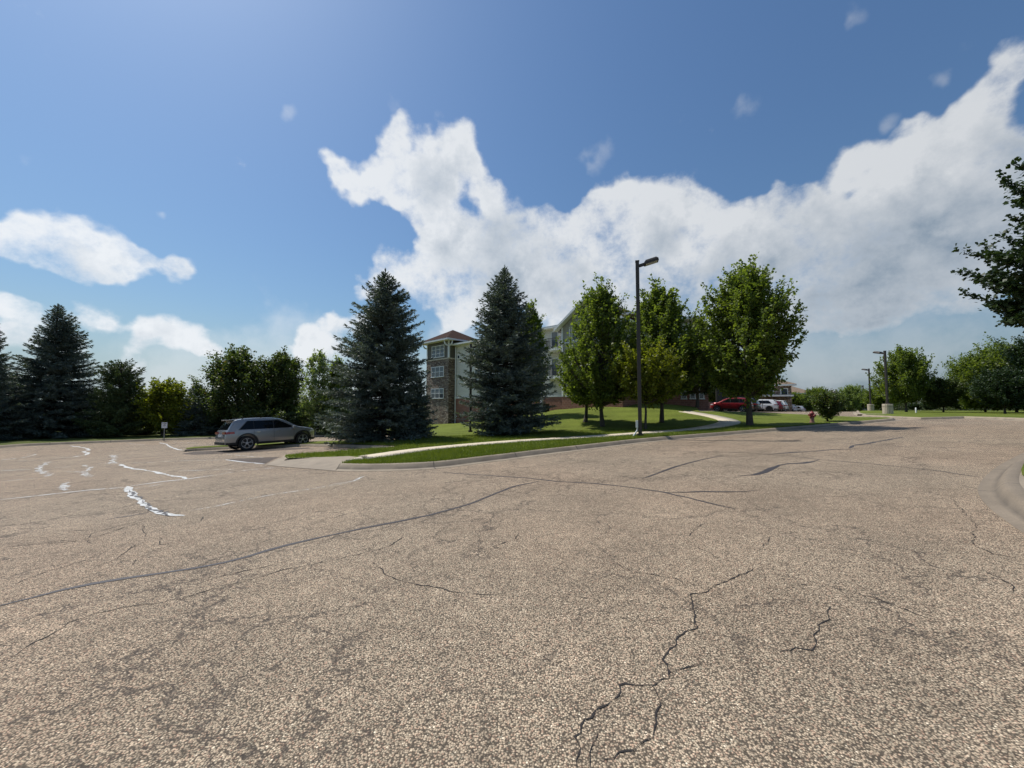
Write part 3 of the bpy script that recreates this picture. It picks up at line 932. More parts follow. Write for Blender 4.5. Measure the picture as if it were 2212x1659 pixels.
def spruce(seed, H, R, dens=1.0, needle=.13, h0=.25, power=.82, pine=False, trunk_r=.17, up=.18, full=False):
    g = np.random.default_rng(seed)
    wood = [(np.array([[0, 0, 0], [0, 0, H * .5], [0, 0, H]]), np.array([trunk_r * 1.2, trunk_r * .6, .012]))]
    P_, D_, L_ = [], [], []
    z = h0; i = 0
    la = g.uniform(0, 6.28, 8); ls = g.uniform(0, 1, 8); lm = g.uniform(-.28, .22, 8)
    while z < H - .12:
        s = z / H
        nb = int((9 if not pine else 6) + (1 - s) * 7)
        step = (.16 + .15 * (1 - s)) / dens ** .5
        for k in range(nb):
            az = g.uniform(0, 6.28)
            wt = np.exp(-((1 - (np.cos(az - la) * .5 + .5)) * 3 + np.abs(ls - s) * 6)); lump = 1 + (wt * lm).sum() * 1.3
            if full: r = R * float(np.interp(s, [0, .08, .25, .5, .70, .83, .92, .96, 1], [.90, 1, .93, .72, .48, .29, .13, .05, .0])) * g.uniform(.62, 1.08) * lump + .04
            else: r = R * (1 - s) ** power * g.uniform(.66, 1.08) * lump + .06
            if s < .08: r *= .8 + 2.5 * s
            zz = z + g.uniform(-.5, .5) * step
            o = np.array([math.cos(az), math.sin(az), 0]); side = np.array([-o[1], o[0], 0])
            slope = np.interp(s, [0, .35, .7, 1], [-.16, -.02, .28, .9]) if not pine else np.interp(s, [0, .5, 1], [.1, .4, 1.0])
            m = max(4, int(r / .13))
            q = np.linspace(0, 1, m)[:, None]
            B = np.array([0, 0, zz]) + o * r * q + np.array([0, 0, 1]) * (slope * r * q + up * r * (q ** 2.5 - .45 * q) + g.normal(0, .01, (m, 1)))
            wood.append((B[[0, m // 2, m - 1]], np.array([.012 + .012 * r, .010 + .004 * r, .005])))
            # side twigs
            for j in range(max(1, int(m * .22)), m):
                qq = q[j, 0]
                tl = min(.42 * r, .62) * (1.12 - qq) ** .75 * g.uniform(.6, 1.1) + .07 * min(1, (1 - s) * 8)
                for sg in (-1, 1):
                    dv = unit(o * .72 + side * sg * .8 + np.array([0, 0, g.normal(.04, .26)]))
                    a = np.arange(.0, tl, needle * .42)[:, None] + .0
                    pts = B[j] + dv * a + np.array([0, 0, -.12]) * (a / (tl + .01)) ** 2 * tl
                    c = len(pts)
                    for rep in range(2 if not pine else 3):
                        P_.append(pts + g.normal(0, .012, (c, 3)))
                        D_.append(unit(dv * (1.0 if not pine else .5) + g.normal(0, .42 if not pine else .6, (c, 3)) + np.array([0, 0, .15 if not pine else .35])))
                        L_.append(np.full(c, needle) * g.uniform(.75, 1.25, c) * min(1, .62 + (1 - s) * 4))
            c = 5
            P_.append(np.repeat(B[-1:], c, 0)); D_.append(unit(o + np.array([0, 0, slope * .4 + .35]) + g.normal(0, .22, (c, 3)))); L_.append(np.full(c, needle * 1.5 * min(1, .5 + (1 - s) * 4)))
        z += step; i += 1
    # leader
    c = 70; zz = g.uniform(H - .55, H + .12, c)
    P_.append(np.stack([g.normal(0, .01, c), g.normal(0, .01, c), zz], 1)); D_.append(unit(np.stack([g.normal(0, .35, c), g.normal(0, .35, c), np.full(c, 1.3)], 1))); L_.append(np.full(c, needle))
    P_, D_, L_ = map(np.concatenate, (P_, D_, L_))
    Nn = unit(g.normal(0, .6, (len(P_), 3)) + np.array([0, 0, .6]))
    V, F = cards(P_, D_, Nn, L_, L_ * (.34 if not pine else .30), tri=True)
    WV, WF = tubes_np(wood, 5)
    return (np_mesh('trunk', WV, WF, True), np_mesh('crown', V, F))

def plant(name, meshes, X, Y, lift, leafm, bark, label, cat, group=None, scale=(1, 1, 1), rz=0, z=None):
    e = empty(name, (X, Y, (Tf(X, Y) + lift if z is None else z)), rz, label, cat, group)
    e.scale = scale
    for nm, me, mt in (('trunk', meshes[0], bark), ('crown', meshes[1], leafm)):
        if not me.materials: me.materials.append(mt)
        elif me.materials[0] != mt:
            me = me.copy(); me.materials[0] = mt
        o = bpy.data.objects.new(nm, me); COL.objects.link(o); o.parent = e
    return e

def base(x, y, lift=LH):
    p = G(x, y, lift); return p.x, p.y, p.z
def height_to(x, ytop, Y, z0): return CAMZ + ray(x, ytop).z * Y - z0

# --- spruces
X, Y, z = base(826, 951)
print('spruceA', X, Y, z)
sA = spruce(11, height_to(825, 586, Y, z), 3.4, 1.1, .15, full=True)
plant('spruce_tree', sA, X, Y, LH, M['spruce'], M['dbark'], 'large blue spruce on the lawn directly right of the silver car', 'tree', 'blue spruces')
X, Y, z = base(1090, 939)
print('spruceC', X, Y, z)
sC = spruce(23, height_to(1098, 579, Y, z), 3.2, 1.1, .15, full=True)
plant('spruce_tree', sC, X, Y, LH, M['spruce'], M['dbark'], 'large blue spruce in front of the apartment building, left of the maples', 'tree', 'blue spruces')
X, Y, z = base(900, 946)
Y = Y + .8; X = at(900, Y); z = Tf(X, Y) + LH
sB = spruce(31, height_to(903, 812, Y, z), 1.45, 1.2, .115)
plant('spruce_tree', sB, X, Y, LH, M['spruce'], M['dbark'], 'small young spruce in front of the foot of the stone tower', 'tree', 'blue spruces')

def far_tree(kind, x, ytop, Y, **kw):
    X = at(x, Y); z = Tf(X, Y) + LH
    return X, Y, height_to(x, ytop, Y, z)
# left row
Y = 33; X = at(112, Y); h = height_to(118, 665, Y, Tf(X, Y))
sL = spruce(41, h, 4.5, .85, .17)
plant('spruce_tree', sL, X, Y, LH, M['spruce'], M['dbark'], 'tall dark spruce with pointed top near the left end of the parking lot', 'tree', 'blue spruces')
Y = 29; X = at(-40, Y); h = height_to(-20, 690, Y, Tf(X, Y))
sc_ = h / sL[0].vertices[0].co.z if False else 1
plant('spruce_tree', sL, X, Y, LH, M['spruce'], M['dbark'], 'dark spruce cut off by the left edge of the view', 'tree', 'blue spruces', (.78, .78, .84), 2.1)
Y = 34; X = at(258, Y); h = height_to(258, 790, Y, Tf(X, Y))
pn = spruce(51, h, 2.5, .8, .17, pine=True, power=.5)
plant('pine_tree', pn, X, Y, LH, M['pine'], M['dbark'], 'bushy dark pine with upturned tufts right of the tall left spruce', 'tree')
Y = 36; X = at(355, Y)
yl = broadleaf(61, height_to(355, 830, Y, Tf(X, Y)), .6, 2.6, 50, 12, 22, .17, shape='round', sig=.2)
plant('broadleaf_tree', yl, X, Y, LH, M['yellow'], M['bark'], 'yellow-green round tree behind the small white sign', 'tree')
Y = 40; X = at(512, Y)
dk = broadleaf(71, height_to(512, 763, Y, Tf(X, Y)), .8, 3.75, 85, 15, 26, .17, asc=40, shape='ovate', sig=.24)
plant('broadleaf_tree', dk, X, Y, LH, M['linden'], M['dbark'], 'wide dark green tree standing behind the rear of the silver car', 'tree')
Y = 42; X = at(607, Y)
dk2 = broadleaf(72, height_to(605, 766, Y, Tf(X, Y)), .8, 2.8, 75, 15, 26, .17, asc=40, shape='ovate', sig=.24)
plant('broadleaf_tree', dk2, X, Y, LH, M['linden'], M['dbark'], 'dark green oval tree behind the front half of the silver car', 'tree')
Y = 39.5; X = at(684, Y)
ct = broadleaf(81, height_to(684, 758, Y, Tf(X, Y)), .5, 1.9, 60, 12, 15, .14, asc=58, shape='column', sig=.16, gap=.15, trunk_r=.1)
plant('cottonwood_tree', ct, X, Y, LH, M['cotton'], M['bark'], 'slender airy light green tree with open top behind the car bonnet', 'tree')
Y = 41; X = at(728, Y)
ct2 = broadleaf(82, height_to(726, 778, Y, Tf(X, Y)), .5, 2.1, 60, 12, 20, .15, asc=50, shape='ovate', sig=.2)
plant('broadleaf_tree', ct2, X, Y, LH, M['maple'], M['bark'], 'mid green tree partly hidden behind the left side of the large spruce', 'tree')
# gap-filling conifers low and behind
low = spruce(91, 4.6, 2.4, .7, .17, power=.6)
for i, (x, Y, s, lb) in enumerate([(425, 37, .8, 'low dusky conifer between the yellow-green tree and the wide dark tree'),
                                (305, 37.5, .72, 'low dark conifer behind the pine beside the yellow-green tree'),
                                (210, 38, 1.0, 'dark conifer filling the gap between tall spruce and pine'),
                                (640, 45, .75, 'low dark conifer in the shade behind the car bonnet'),
                                (30, 35, 1.25, 'dark conifer between the cut-off spruce and the tall left spruce'),
                                (560, 46, .95, 'shaded conifer between the two dark rounded trees')]):
    plant('conifer_tree', low, at(x, Y), Y, LH, M['spruce' if i in (0,) else 'pine'], M['dbark'], lb, 'tree', 'low conifers behind the far kerb', (s * 1.0, s * 1.0, s * .86), i * 1.3)
bush = broadleaf(95, 2.6, .15, 1.9, 34, 11, 20, .15, asc=20, shape='round', sig=.22, trunk_r=.05)
bl = ['behind the far kerb at the left edge', 'under the tall left spruce', 'between tall spruce and pine', 'beneath the pine', 'just left of the white sign post', 'just right of the white sign post',
      'left of the parked car tail', 'directly behind the car tail lamp', 'behind the car rear window', 'behind the middle of the car', 'behind the car windscreen', 'under the airy light green tree', 'right of the white utility marker']
for i, x in enumerate([-30, 60, 165, 240, 318, 395, 440, 480, 525, 570, 618, 660, 735]):
    Y = 38.5 + (i % 3) * 1.3
    s = .85 + .25 * ((i * 37) % 10) / 10
    plant('understory_bush', bush, at(x, Y), Y, LH, M['linden' if i % 2 else 'pine'], M['dbark'], 'dark leafy bush ' + bl[i], 'bush', 'bushes along the far kerb', (s * 1.25, s * 1.1, s * .95), i * 1.7)
sh = spruce(97, 9, 3.2, .55, .22)
for x, Y, s in [(462, 58, .62), (330, 60, .62), (420, 62, .70), (780, 56, .72), (700, 60, .6)]:
    plant('background_tree', sh, at(x, Y), Y, LH, M['pine'], M['dbark'],
          {462: 'distant dark tree top left of the wide dark tree', 330: 'distant dark tree behind the yellow-green tree', 420: 'distant rounded tree above the low dusky conifer',
           780: 'distant tree hidden behind the large spruce', 700: 'distant tree behind the airy light green tree'}[x], 'tree', 'distant trees behind the left row', (s * 1.2, s * 1.2, s), x)

# maples on the lawn
def maple(seed, x, yb, xt, ytop, R, h0, label, mat='maple', **kw):
    X, Y, z = base(x, yb)
    H = height_to(xt, ytop, Y, z)
    print('maple', label[:30], round(X, 1), round(Y, 1), round(H, 1))
    m = broadleaf(seed, H, h0, R, **kw)
    return plant('maple_tree', m, X, Y, LH, M[mat], M['bark'], label, 'tree', 'maples on the lawn')
maple(101, 1302, 921, 1296, 618, 2.75, 1.7, 'tall maple with narrow crown left of the tall lamp post', limbs=95, subs=14, per=24, leaf=.14, asc=62, shape='ovate')
maple(102, 1265, 912.5, 1252, 745, 1.9, 1.6, 'small maple hidden behind the lower left of the tall narrow maple', limbs=55, subs=13, per=22, leaf=.13, asc=45, shape='round')
maple(103, 1395, 927, 1405, 748, 2.25, 1.9, 'small yellow-green maple right behind the tall lamp post', 'yellow', limbs=60, subs=13, per=22, leaf=.13, asc=35, shape='round', trunk_r=.075)
maple(104, 1430, 912.5, 1442, 616, 2.6, 2.2, 'tall dark maple right of the tall lamp post', limbs=95, subs=14, per=25, leaf=.15, asc=62, shape='ovate')
maple(115, 1620, 919, 1628, 580, 3.1, 2.1, 'broad maple standing in front of the red car', limbs=120, subs=16, per=28, leaf=.14, asc=50, shape='ovate', trunk_r=.16)
Y = 36; X = at(1506, Y)
m6 = broadleaf(106, height_to(1500, 700, Y, Tf(X, Y)), 1.6, 2.3, 70, 14, 24, .16, asc=50, shape='ovate')
plant('maple_tree', m6, X, Y, LH, M['linden'], M['bark'], 'dark maple at the building corner between tall dark maple and broad maple', 'tree', 'maples on the lawn')
Y = 35; X = at(1148, Y)
m7 = broadleaf(107, height_to(1155, 655, Y, Tf(X, Y)), 1.8, 1.65, 75, 14, 22, .15, asc=58, shape='ovate')
plant('maple_tree', m7, X, Y, LH, M['maple'], M['bark'], 'light green maple rising behind the right edge of the second large spruce', 'tree', 'maples on the lawn')

# round shrub
X, Y, z = base(1788, 910)
shb = broadleaf(111, height_to(1793, 850, Y, z), .35, .98, 46, 11, 16, .085, asc=35, shape='vase', sig=.10, trunk_r=.04)
plant('shrub', shb, X, Y, LH, M['linden'], M['dbark'], 'rounded dark shrub on the lawn just right of the red hydrant', 'shrub')

# near tree at the right edge
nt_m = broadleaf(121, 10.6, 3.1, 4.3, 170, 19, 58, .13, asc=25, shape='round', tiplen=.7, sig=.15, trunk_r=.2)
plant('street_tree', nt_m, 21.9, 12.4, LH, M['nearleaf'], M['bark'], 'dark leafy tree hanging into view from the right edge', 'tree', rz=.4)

# right-hand trees
rt = broadleaf(131, 8.2, 1.4, 3.6, 85, 14, 24, .2, asc=40, shape='ovate', sig=.24)
rt2 = broadleaf(132, 5.2, 1.0, 2.7, 65, 13, 22, .18, asc=35, shape='round', sig=.2, trunk_r=.09)
rt3 = broadleaf(133, 9.5, .8, 5.0, 110, 15, 26, .22, asc=35, shape='round', sig=.3)
def rtree(mesh, H0, x, ytop, Y, mat, label, w=1.0, rz=0, cat='tree', group='trees beyond the right kerb'):
    X = at(x, Y); z = Tf(X, Y) + LH
    h = height_to(x, ytop, Y, z); k = h / H0
    plant('roadside_tree', mesh, X, Y, LH, M[mat], M['bark'], label, cat, group, (k * w, k * w, k), rz)
rtree(rt, 8.2, 1957, 757, 47, 'maple', 'tall tree just right of the nearest concrete lamp base', .8, .5)
rtree(rt2, 5.2, 2037, 822, 46, 'linden', 'small spreading tree between the tall roadside tree and the big green mass', 1.05, 1.0)
rtree(rt3, 9.5, 2128, 768, 46, 'maple', 'left tree of the big bright green mass near the right edge', .85, 2)
rtree(rt3, 9.5, 2195, 745, 43, 'maple', 'largest bright green tree of the mass near the right edge', .9, 4)
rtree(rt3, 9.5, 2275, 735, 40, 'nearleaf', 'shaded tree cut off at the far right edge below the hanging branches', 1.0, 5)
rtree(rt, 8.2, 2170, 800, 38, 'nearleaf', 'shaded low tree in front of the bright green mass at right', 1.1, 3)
rtree(rt2, 5.2, 1903, 838, 70, 'maple', 'tree left of the tall roadside tree, beside the second lamp', 1.2, 2)
rtree(rt2, 5.2, 1872, 852, 97, 'maple', 'small tree beside the third lamp', 1.2, 4)
rtree(rt2, 5.2, 1842, 836, 88, 'cotton', 'pale pointed tree left of the third lamp', .8, 1)
rtree(rt2, 5.2, 1765, 840, 92, 'maple', 'dark green pointed tree behind the round shrub', .8, 3)
rtree(rt2, 5.2, 1738, 856, 90, 'linden', 'low tree right of the tan building behind the white cars', 1.1, 6)
rtree(rt2, 5.2, 1712, 850, 84, 'maple', 'green tree in front of the tan building', 1.2, 5)
rtree(rt2, 5.2, 1800, 852, 95, 'linden', 'low tree just right of the round shrub, far behind', 1.3, 2)
rtree(rt2, 5.2, 1822, 862, 98, 'farleaf', 'low pale tree behind the far end of the parking lot', 1.4, 1)
rtree(rt3, 9.5, 1545, 800, 62, 'maple', 'bright green tree behind the dark fence at the building corner', 1.0, 1)
rtree(rt3, 9.5, 1590, 806, 66, 'maple', 'bright green tree above the roof of the red car', 1.0, 3)
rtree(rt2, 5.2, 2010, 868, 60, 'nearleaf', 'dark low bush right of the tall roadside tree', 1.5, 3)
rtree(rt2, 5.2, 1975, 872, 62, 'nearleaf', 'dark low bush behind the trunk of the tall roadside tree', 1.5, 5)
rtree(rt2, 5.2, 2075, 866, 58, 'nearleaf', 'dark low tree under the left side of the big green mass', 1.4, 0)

# distant woods as one mass
def woods(name, seed, spots, mat, leaf, per):
    g = np.random.default_rng(seed); LP = []
    for (X, Y, Z, r, h) in spots:
        m = per
        d = unit(g.normal(0, 1, (m, 3))); rr = g.uniform(.5, 1, (m, 1)) ** .5
        LP.append(np.array([X, Y, Z + h * .5]) + d * rr * np.array([r, r, h * .5]))
    LP = np.concatenate(LP); n = len(LP)
    V, F = cards(LP, unit(g.normal(0, 1, (n, 3))), unit(g.normal(0, 1, (n, 3))), leaf * g.uniform(.6, 1.4, n), leaf * g.uniform(.5, 1.1, n))
    return tag(link_mesh(name, np_mesh(name, V, F), mat), kind='stuff')
g = np.random.default_rng(5)
spots = []
for a in np.arange(-62, 66, .9):
    Y = 190 + g.uniform(-30, 60); X = math.tan(R_(a)) * Y
    if abs(X) > 600: continue
    spots.append((X, Y, Tf(X, Y) - 1, g.uniform(4, 7), g.uniform(9, 14) ))
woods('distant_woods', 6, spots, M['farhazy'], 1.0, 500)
spots = []
for a in np.arange(24, 60, .8):
    Y = 110 + g.uniform(-8, 20); X = math.tan(R_(a)) * Y
    spots.append((X, Y, Tf(X, Y) - 1, g.uniform(2.5, 4.5), g.uniform(3.5, 6.0)))
for a in np.arange(-60, -14, 1.0):
    Y = 75 + g.uniform(-4, 14); X = math.tan(R_(a)) * Y
    spots.append((X, Y, Tf(X, Y) - 1, g.uniform(2.5, 4), g.uniform(3.5, 5.2)))
woods('distant_woods', 8, spots, M['farleaf'], .45, 900)

# grass blades along the near kerb
def blades():
    g = np.random.default_rng(77)
    out = [(p.x, p.y) for p in lawn_outline]
    px = np.array([p[0] for p in out]); py = np.array([p[1] for p in out])
    P = []
    n = 330000
    X = g.uniform(-9, 16, n); Y = g.uniform(10, 25, n)
    # keep density falling with distance
    k = g.uniform(0, 1, n) < np.clip((13.5 / np.hypot(X, Y)) ** 2.2, 0, 1)
    X, Y = X[k], Y[k]
    inside = np.zeros(len(X), bool)
    for x0, y0, x1, y1 in zip(px, py, np.roll(px, -1), np.roll(py, -1)):
        c = ((y0 <= Y) != (y1 <= Y))
        with np.errstate(divide='ignore', invalid='ignore'):
            xi = x0 + (Y - y0) * (x1 - x0) / (y1 - y0)
        inside ^= c & (X < xi)
    X, Y = X[inside], Y[inside]
    # off the walk
    cl_ = np.array([(q.x, q.y) for q in CLr])
    ok = np.ones(len(X), bool)
    for c in cl_: ok &= (X - c[0]) ** 2 + (Y - c[1]) ** 2 > .68 ** 2
    X, Y = X[ok], Y[ok]
    # ragged fringe hanging over the kerb
    ed = np.array([(q.x, q.y) for q in resample([Vector((q.x, q.y)) for q in road_edge[:-8]], .02)])
    ed = ed[ed[:, 1] < 24]; ed = np.repeat(ed, 6, 0)
    X = np.concatenate([X, ed[:, 0] + g.normal(0, .035, len(ed))]); Y = np.concatenate([Y, ed[:, 1] + g.normal(0, .035, len(ed))])
    Z = T(X, Y) + LH - .01
    n = len(X); Pn = np.stack([X, Y, Z], 1)
    D = unit(np.stack([g.normal(0, .45, n), g.normal(0, .45, n), np.ones(n)], 1))
    L = g.uniform(.06, .14, n)
    V, F = cards(Pn, D, unit(g.normal(0, 1, (n, 3))), L, np.full(n, .016), tri=True)
    print('blades', n)
    return tag(link_mesh('grass_blades', np_mesh('grass_blades', V, F), M['grassblade']), kind='stuff')
blades()

# ------------------------------------------------------------------ apartment building
BO = Vector((-8.75, 57.0, 0)); BU = Vector((.716, -.698, 0)).normalized(); BV = Vector((-BU.y, BU.x, 0))
def fac(p): return BO + BU * p[0] + BV * p[1] + Vector((0, 0, p[2]))
bld = empty('apartment_building', (BO.x, BO.y, -1.4), 0, 'three-storey apartment building with stone corner tower, pale siding and brown roof', 'building')
OFF = Vector((BO.x, BO.y, -1.4))
def bmb(f=fac): return MB(f)
def bpart(mb, name, mat, parent=None, **k): return mb.build(name, M[mat], parent or bld, OFF if True else None, **k)

def window(f, x0, x1, z0, z1, y, cols=1, rows=2, parent=None, fr=.09, name='window', depth=.06, sign=-1):
    "window in plane y of frame f, facing sign*y; frame mesh + panes"
    m = MB(f)
    ya, yb = sorted((y + sign * depth, y + sign * -.02))
    m.box(x0, x1, ya, yb, z1 - fr, z1); m.box(x0 - .04, x1 + .04, min(ya, y + sign * .10), max(yb, y), z0 - .02, z0 + fr)
    m.box(x0, x0 + fr, ya, yb, z0 + fr, z1 - fr); m.box(x1 - fr, x1, ya, yb, z0 + fr, z1 - fr)
    mb_ = (ya + (.0 if sign > 0 else .0)); q = .025
    for i in range(1, cols):
        xx = x0 + (x1 - x0) * i / cols
        m.box(xx - .05, xx + .05, ya + .006, yb, z0 + fr, z1 - fr)
    for i in range(1, rows):
        zz = z0 + (z1 - z0) * i / rows
        m.box(x0 + fr, x1 - fr, ya + .012, yb, zz - .03, zz + .03)
    w = m.build(name, M['white'], parent or bld, OFF)
    gl = MB(f)
    yg = y + sign * .015
    gl.face([(x0 + fr, yg, z0 + fr), (x1 - fr, yg, z0 + fr), (x1 - fr, yg, z1 - fr), (x0 + fr, yg, z1 - fr)])
    gl.build('pane', M['glass'], w, None if False else OFF)
    # blind in the upper sashes
    cu = MB(f); yc = y + sign * .03
    for i in range(cols if x1 - x0 > .7 else 0):
        a = x0 + (x1 - x0) * i / cols + .09; b_ = x0 + (x1 - x0) * (i + 1) / cols - .09
        zt = z1 - fr - .02; zb = z0 + (z1 - z0) * (.52)
        cu.face([(a, yc, zb), (b_, yc, zb), (b_, yc, zt), (a, yc, zt)])
    if cu.v: cu.build('blind', M['curtain'], w, OFF)
    return w

# tower
TX0, TX1, TY0, TY1 = -5.33, .4, -1.13, 4.6
bpart(bmb().box(TX0, TX1, TY0, TY1, -4, 8.33), 'tower_stone_wall', 'stone')
bpart(bmb().box(TX0 + .06, TX1 - .06, TY0 + .06, TY1 - .06, 8.33, 10.95), 'tower_siding_wall', 'olive')
bpart(bmb().box(TX0 - .05, TX1 + .05, TY0 - .05, TY1 + .05, 8.24, 8.42), 'stone_band', 'walk')
for (x, y) in ((TX0, TY0), (TX1, TY0), (TX1, TY1)):
    sx = .22; m = bmb()
    m.box(min(x, x + (sx if x < 0 - 1 else -sx)) - .01, max(x, x + (sx if x < -1 else -sx)) + .01, y - .01 if y < 0 else y - .22, y + .21 if y < 0 else y + .01, 8.43, 10.94)
    bpart(m, 'corner_trim', 'white')
for (x, y, dx, dy) in ((TX1 - .1, TY0, 0, -1), (TX1, TY0 + .1, 1, 0), (TX0 + .1, TY0, 0, -1), (TX1, TY1 - .6, 1, 0)):
    px, py = (.07 if dx == 0 else 0), (.07 if dy == 0 else 0)
    prev = None; m = bmb()
    for k in range(7):
        a = k / 6 * math.pi / 2
        o = .12 + .62 * math.sin(a) ; zz = 10.15 + .72 * (1 - math.cos(a))
        if prev:
            o0, z0_ = prev
            xs = sorted((x + dx * o0, x + dx * (o + .02))); ys = sorted((y + dy * o0, y + dy * (o + .02)))
            m.box(xs[0] - px, xs[1] + px, ys[0] - py, ys[1] + py, z0_, zz + .14)
        prev = (o, zz)
    bpart(m, 'roof_bracket', 'white')
OV = .95
def hip(f, x0, x1, y0, y1, z, ridge_x0, ridge_x1, ry, zr, name='roof', mat='shingle', fascia=.24):
    m = MB(f)
    A, B, C, D = (x0, y0, z), (x1, y0, z), (x1, y1, z), (x0, y1, z)
    P, Q = (ridge_x0, ry, zr), (ridge_x1, ry, zr)
    m.face([A, B, Q, P]); m.face([C, D, P, Q]); m.face([D, A, P]); m.face([B, C, Q])
    r = m.build(name, M[mat], bld, OFF)
    fm = MB(f)
    fm.box(x0 + .01, x1 - .01, y0 + .01, y1 - .01, z - fascia, z - .005)
    fm.build('fascia', M['white'], r, OFF)
    return r
hip(fac, TX0 - OV, TX1 + OV, TY0 - OV, TY1 + OV, 11.15, -2.46, -2.45, 1.74, 13.25)
for z0, z1, n in ((8.62, 10.45, 3), (5.65, 7.25, 3), (2.44, 3.95, 3)):
    window(fac, TX1 - 4.39, TX1 - 1.13, z0, z1, TY0 + (.06 if z0 > 8 else 0), 3, 2 if z0 < 8 else 3)
# main wing A
bpart(bmb().box(.42, 28.3, 0, 15, -4, 2.5), 'base_wall', 'brick')
bpart(bmb().box(.42, 28.2, .06, 14.9, 2.5, 10.2), 'siding_wall', 'siding')
bpart(bmb().box(.42, 21.4, -.05, .05, 2.42, 2.62), 'belt_trim', 'white')
bpart(bmb().tube((.72, -.12, -1.4), (.72, -.12, 10.0), .07, n=8), 'downspout', 'white')
hip(fac, -.2, 29.0, -.75, 15.8, 10.45, 7.5, 21.5, 7.5, 12.5)
for z0, z1 in ((8.2, 8.8), (5.35, 5.95)):
    window(fac, .95, 1.55, z0, z1, .06, 1, 1)
for z0, z1 in ((7.95, 9.5), (4.9, 6.4)):
    for x0 in (4.9, 8.6, 12.3, 15.4):
        window(fac, x0, x0 + 1.5, z0, z1, .06, 2, 2)
# balconies
for zf in (7.8, 4.7):
    b = bpart(bmb().box(18.2, 21.38, -1.65, .02, zf - .32, zf), 'balcony', 'white')
    m = bmb()
    for x in np.arange(18.24, 21.36, .13): m.box(x, x + .025, -1.62, -1.595, zf + .08, zf + 1.02)
    for y in np.arange(-1.6, 0, .13): m.box(18.24, 18.265, y, y + .025, zf + .08, zf + 1.02)
    m.box(18.22, 21.36, -1.63, -1.58, zf + 1.02, zf + 1.07); m.box(18.22, 18.28, -1.58, 0, zf + 1.02, zf + 1.07)
    m.box(18.22, 21.36, -1.625, -1.59, zf + .06, zf + .1)
    m.build('railing', M['black'], b, OFF)
    window(fac, 18.5, 19.55, zf + .05, zf + 2.15, .06, 1, 1); window(fac, 19.95, 21.0, zf + .05, zf + 2.15, .06, 1, 1)
bpart(bmb().box(18.2, 18.45, -1.6, -1.35, -1, 7.47), 'balcony_post', 'white')
# gabled bay
bx0, bx1, by = 21.4, 28.4, -1.85
bpart(bmb().box(bx0, bx1, by, -.01, -2, 2.5), 'bay_base_wall', 'brick')
m = bmb(); zE = 9.75; zP = 12.2; xm = (bx0 + bx1) / 2
m.box(bx0 + .05, bx1 - .05, by + .05, -.01, 2.5, zE)
m.face([(bx0 + .05, by + .05, zE), (bx1 - .05, by + .05, zE), (xm, by + .05, zP - .05)])
bpart(m, 'bay_wall', 'batten')
m = bmb()
for x in (bx0 - .02, bx1 - .18): m.box(x, x + .2, by - .02, by + .18, 2.5, zE)
m.box(bx0 + .18, bx1 - .18, by - .01, by + .04, 8.0, 8.1) ; m.box(bx0, bx1, by - .03, by + .06, 2.4, 2.6)
m.box(bx0 + 1.0, bx0 + 1.12, by, by + .05, 2.7, zE - .1)
bpart(m, 'bay_trim', 'white')
m = bmb(); o = .6; t = .28
sl = (zP - zE) / (xm - bx0); ex0 = bx0 - o; ex1 = bx1 + o; zl = zE - sl * o
rr = bmb()
rr.face([(ex0, by - o, zl + t), (xm, by - o, zP + t), (xm, 7, zP + t), (ex0, 7, zl + t)])
rr.face([(xm, by - o, zP + t), (ex1, by - o, zl + t), (ex1, 7, zl + t), (xm, 7, zP + t)])
ro = bpart(rr, 'bay_roof', 'shingle')
for sgn, ea in ((1, ex0), (-1, ex1)):
    m.face([(ea, by - o - .01, zl), (xm, by - o - .01, zP), (xm, by - o - .01, zP + t - .01), (ea, by - o - .01, zl + t - .01)])
    m.face([(ea, by - o, zl + .02), (xm, by - o, zP + .02), (xm, by + .06, zP + .02), (ea, by + .06, zl + .02)])
    m.face([(ea, by - o, zl), (ea, by - o, zl + t - .01), (ea, 7, zl + t - .01), (ea, 7, zl)])
m.build('barge_board', M['white'], ro, OFF, weld=False)
for z0, z1 in ((8.15, 9.72), (5.0, 6.6), (1.9 + .9, 4.0)):
    window(fac, bx0 + 1.3, bx0 + 3.1, z0, z1, by + .05, 2, 2); window(fac, bx0 + 4.2, bx0 + 5.7, z0, z1, by + .05, 2, 2)
# gas meter and utility cabinet by the wall
def frame_of(o, ang):
    c, s = math.cos(ang), math.sin(ang)
    return lambda p: Vector((o[0] + c * p[0] - s * p[1], o[1] + s * p[0] + c * p[1], o[2] + p[2]))
gx = fac((2.6, -.6, 0)); gz = Tf(gx.x, gx.y) + LH
ge = empty('gas_meter', (gx.x, gx.y, gz), math.atan2(BU.y, BU.x), 'grey gas meters and pipes against the brick wall beside the stone tower', 'meter')
m = MB(); m.tube((-1.2, 0, .55), (1.2, 0, .55), .035).tube((-1.0, 0, 1.25), (-.2, 0, 1.25), .03).tube((-.2, 0, 1.25), (.5, 0, 1.6), .03).tube((-1.0, 0, .55), (-1.0, 0, 1.25), .03)
m.tube((-.1, 0, 0), (-.1, 0, .55), .04).tube((.6, 0, 0), (.6, 0, .55), .04)
m.build('pipe', M['galv'], ge)
for x, zz in ((-.9, .85), (.1, .9), (.85, 1.35)):
    m = MB(); m.lathe([(0, -.13), (.14, -.13), (.17, -.08), (.17, .08), (.14, .13), (0, .13)], 12, (x, 0, zz), 'y'); m.box(x - .06, x + .06, -.1, .1, zz + .12, zz + .3)
    m.build('meter', M['chrome'], ge, smooth=True)
cx = fac((18.1, -2.3, 0)); cz = Tf(cx.x, cx.y) + LH
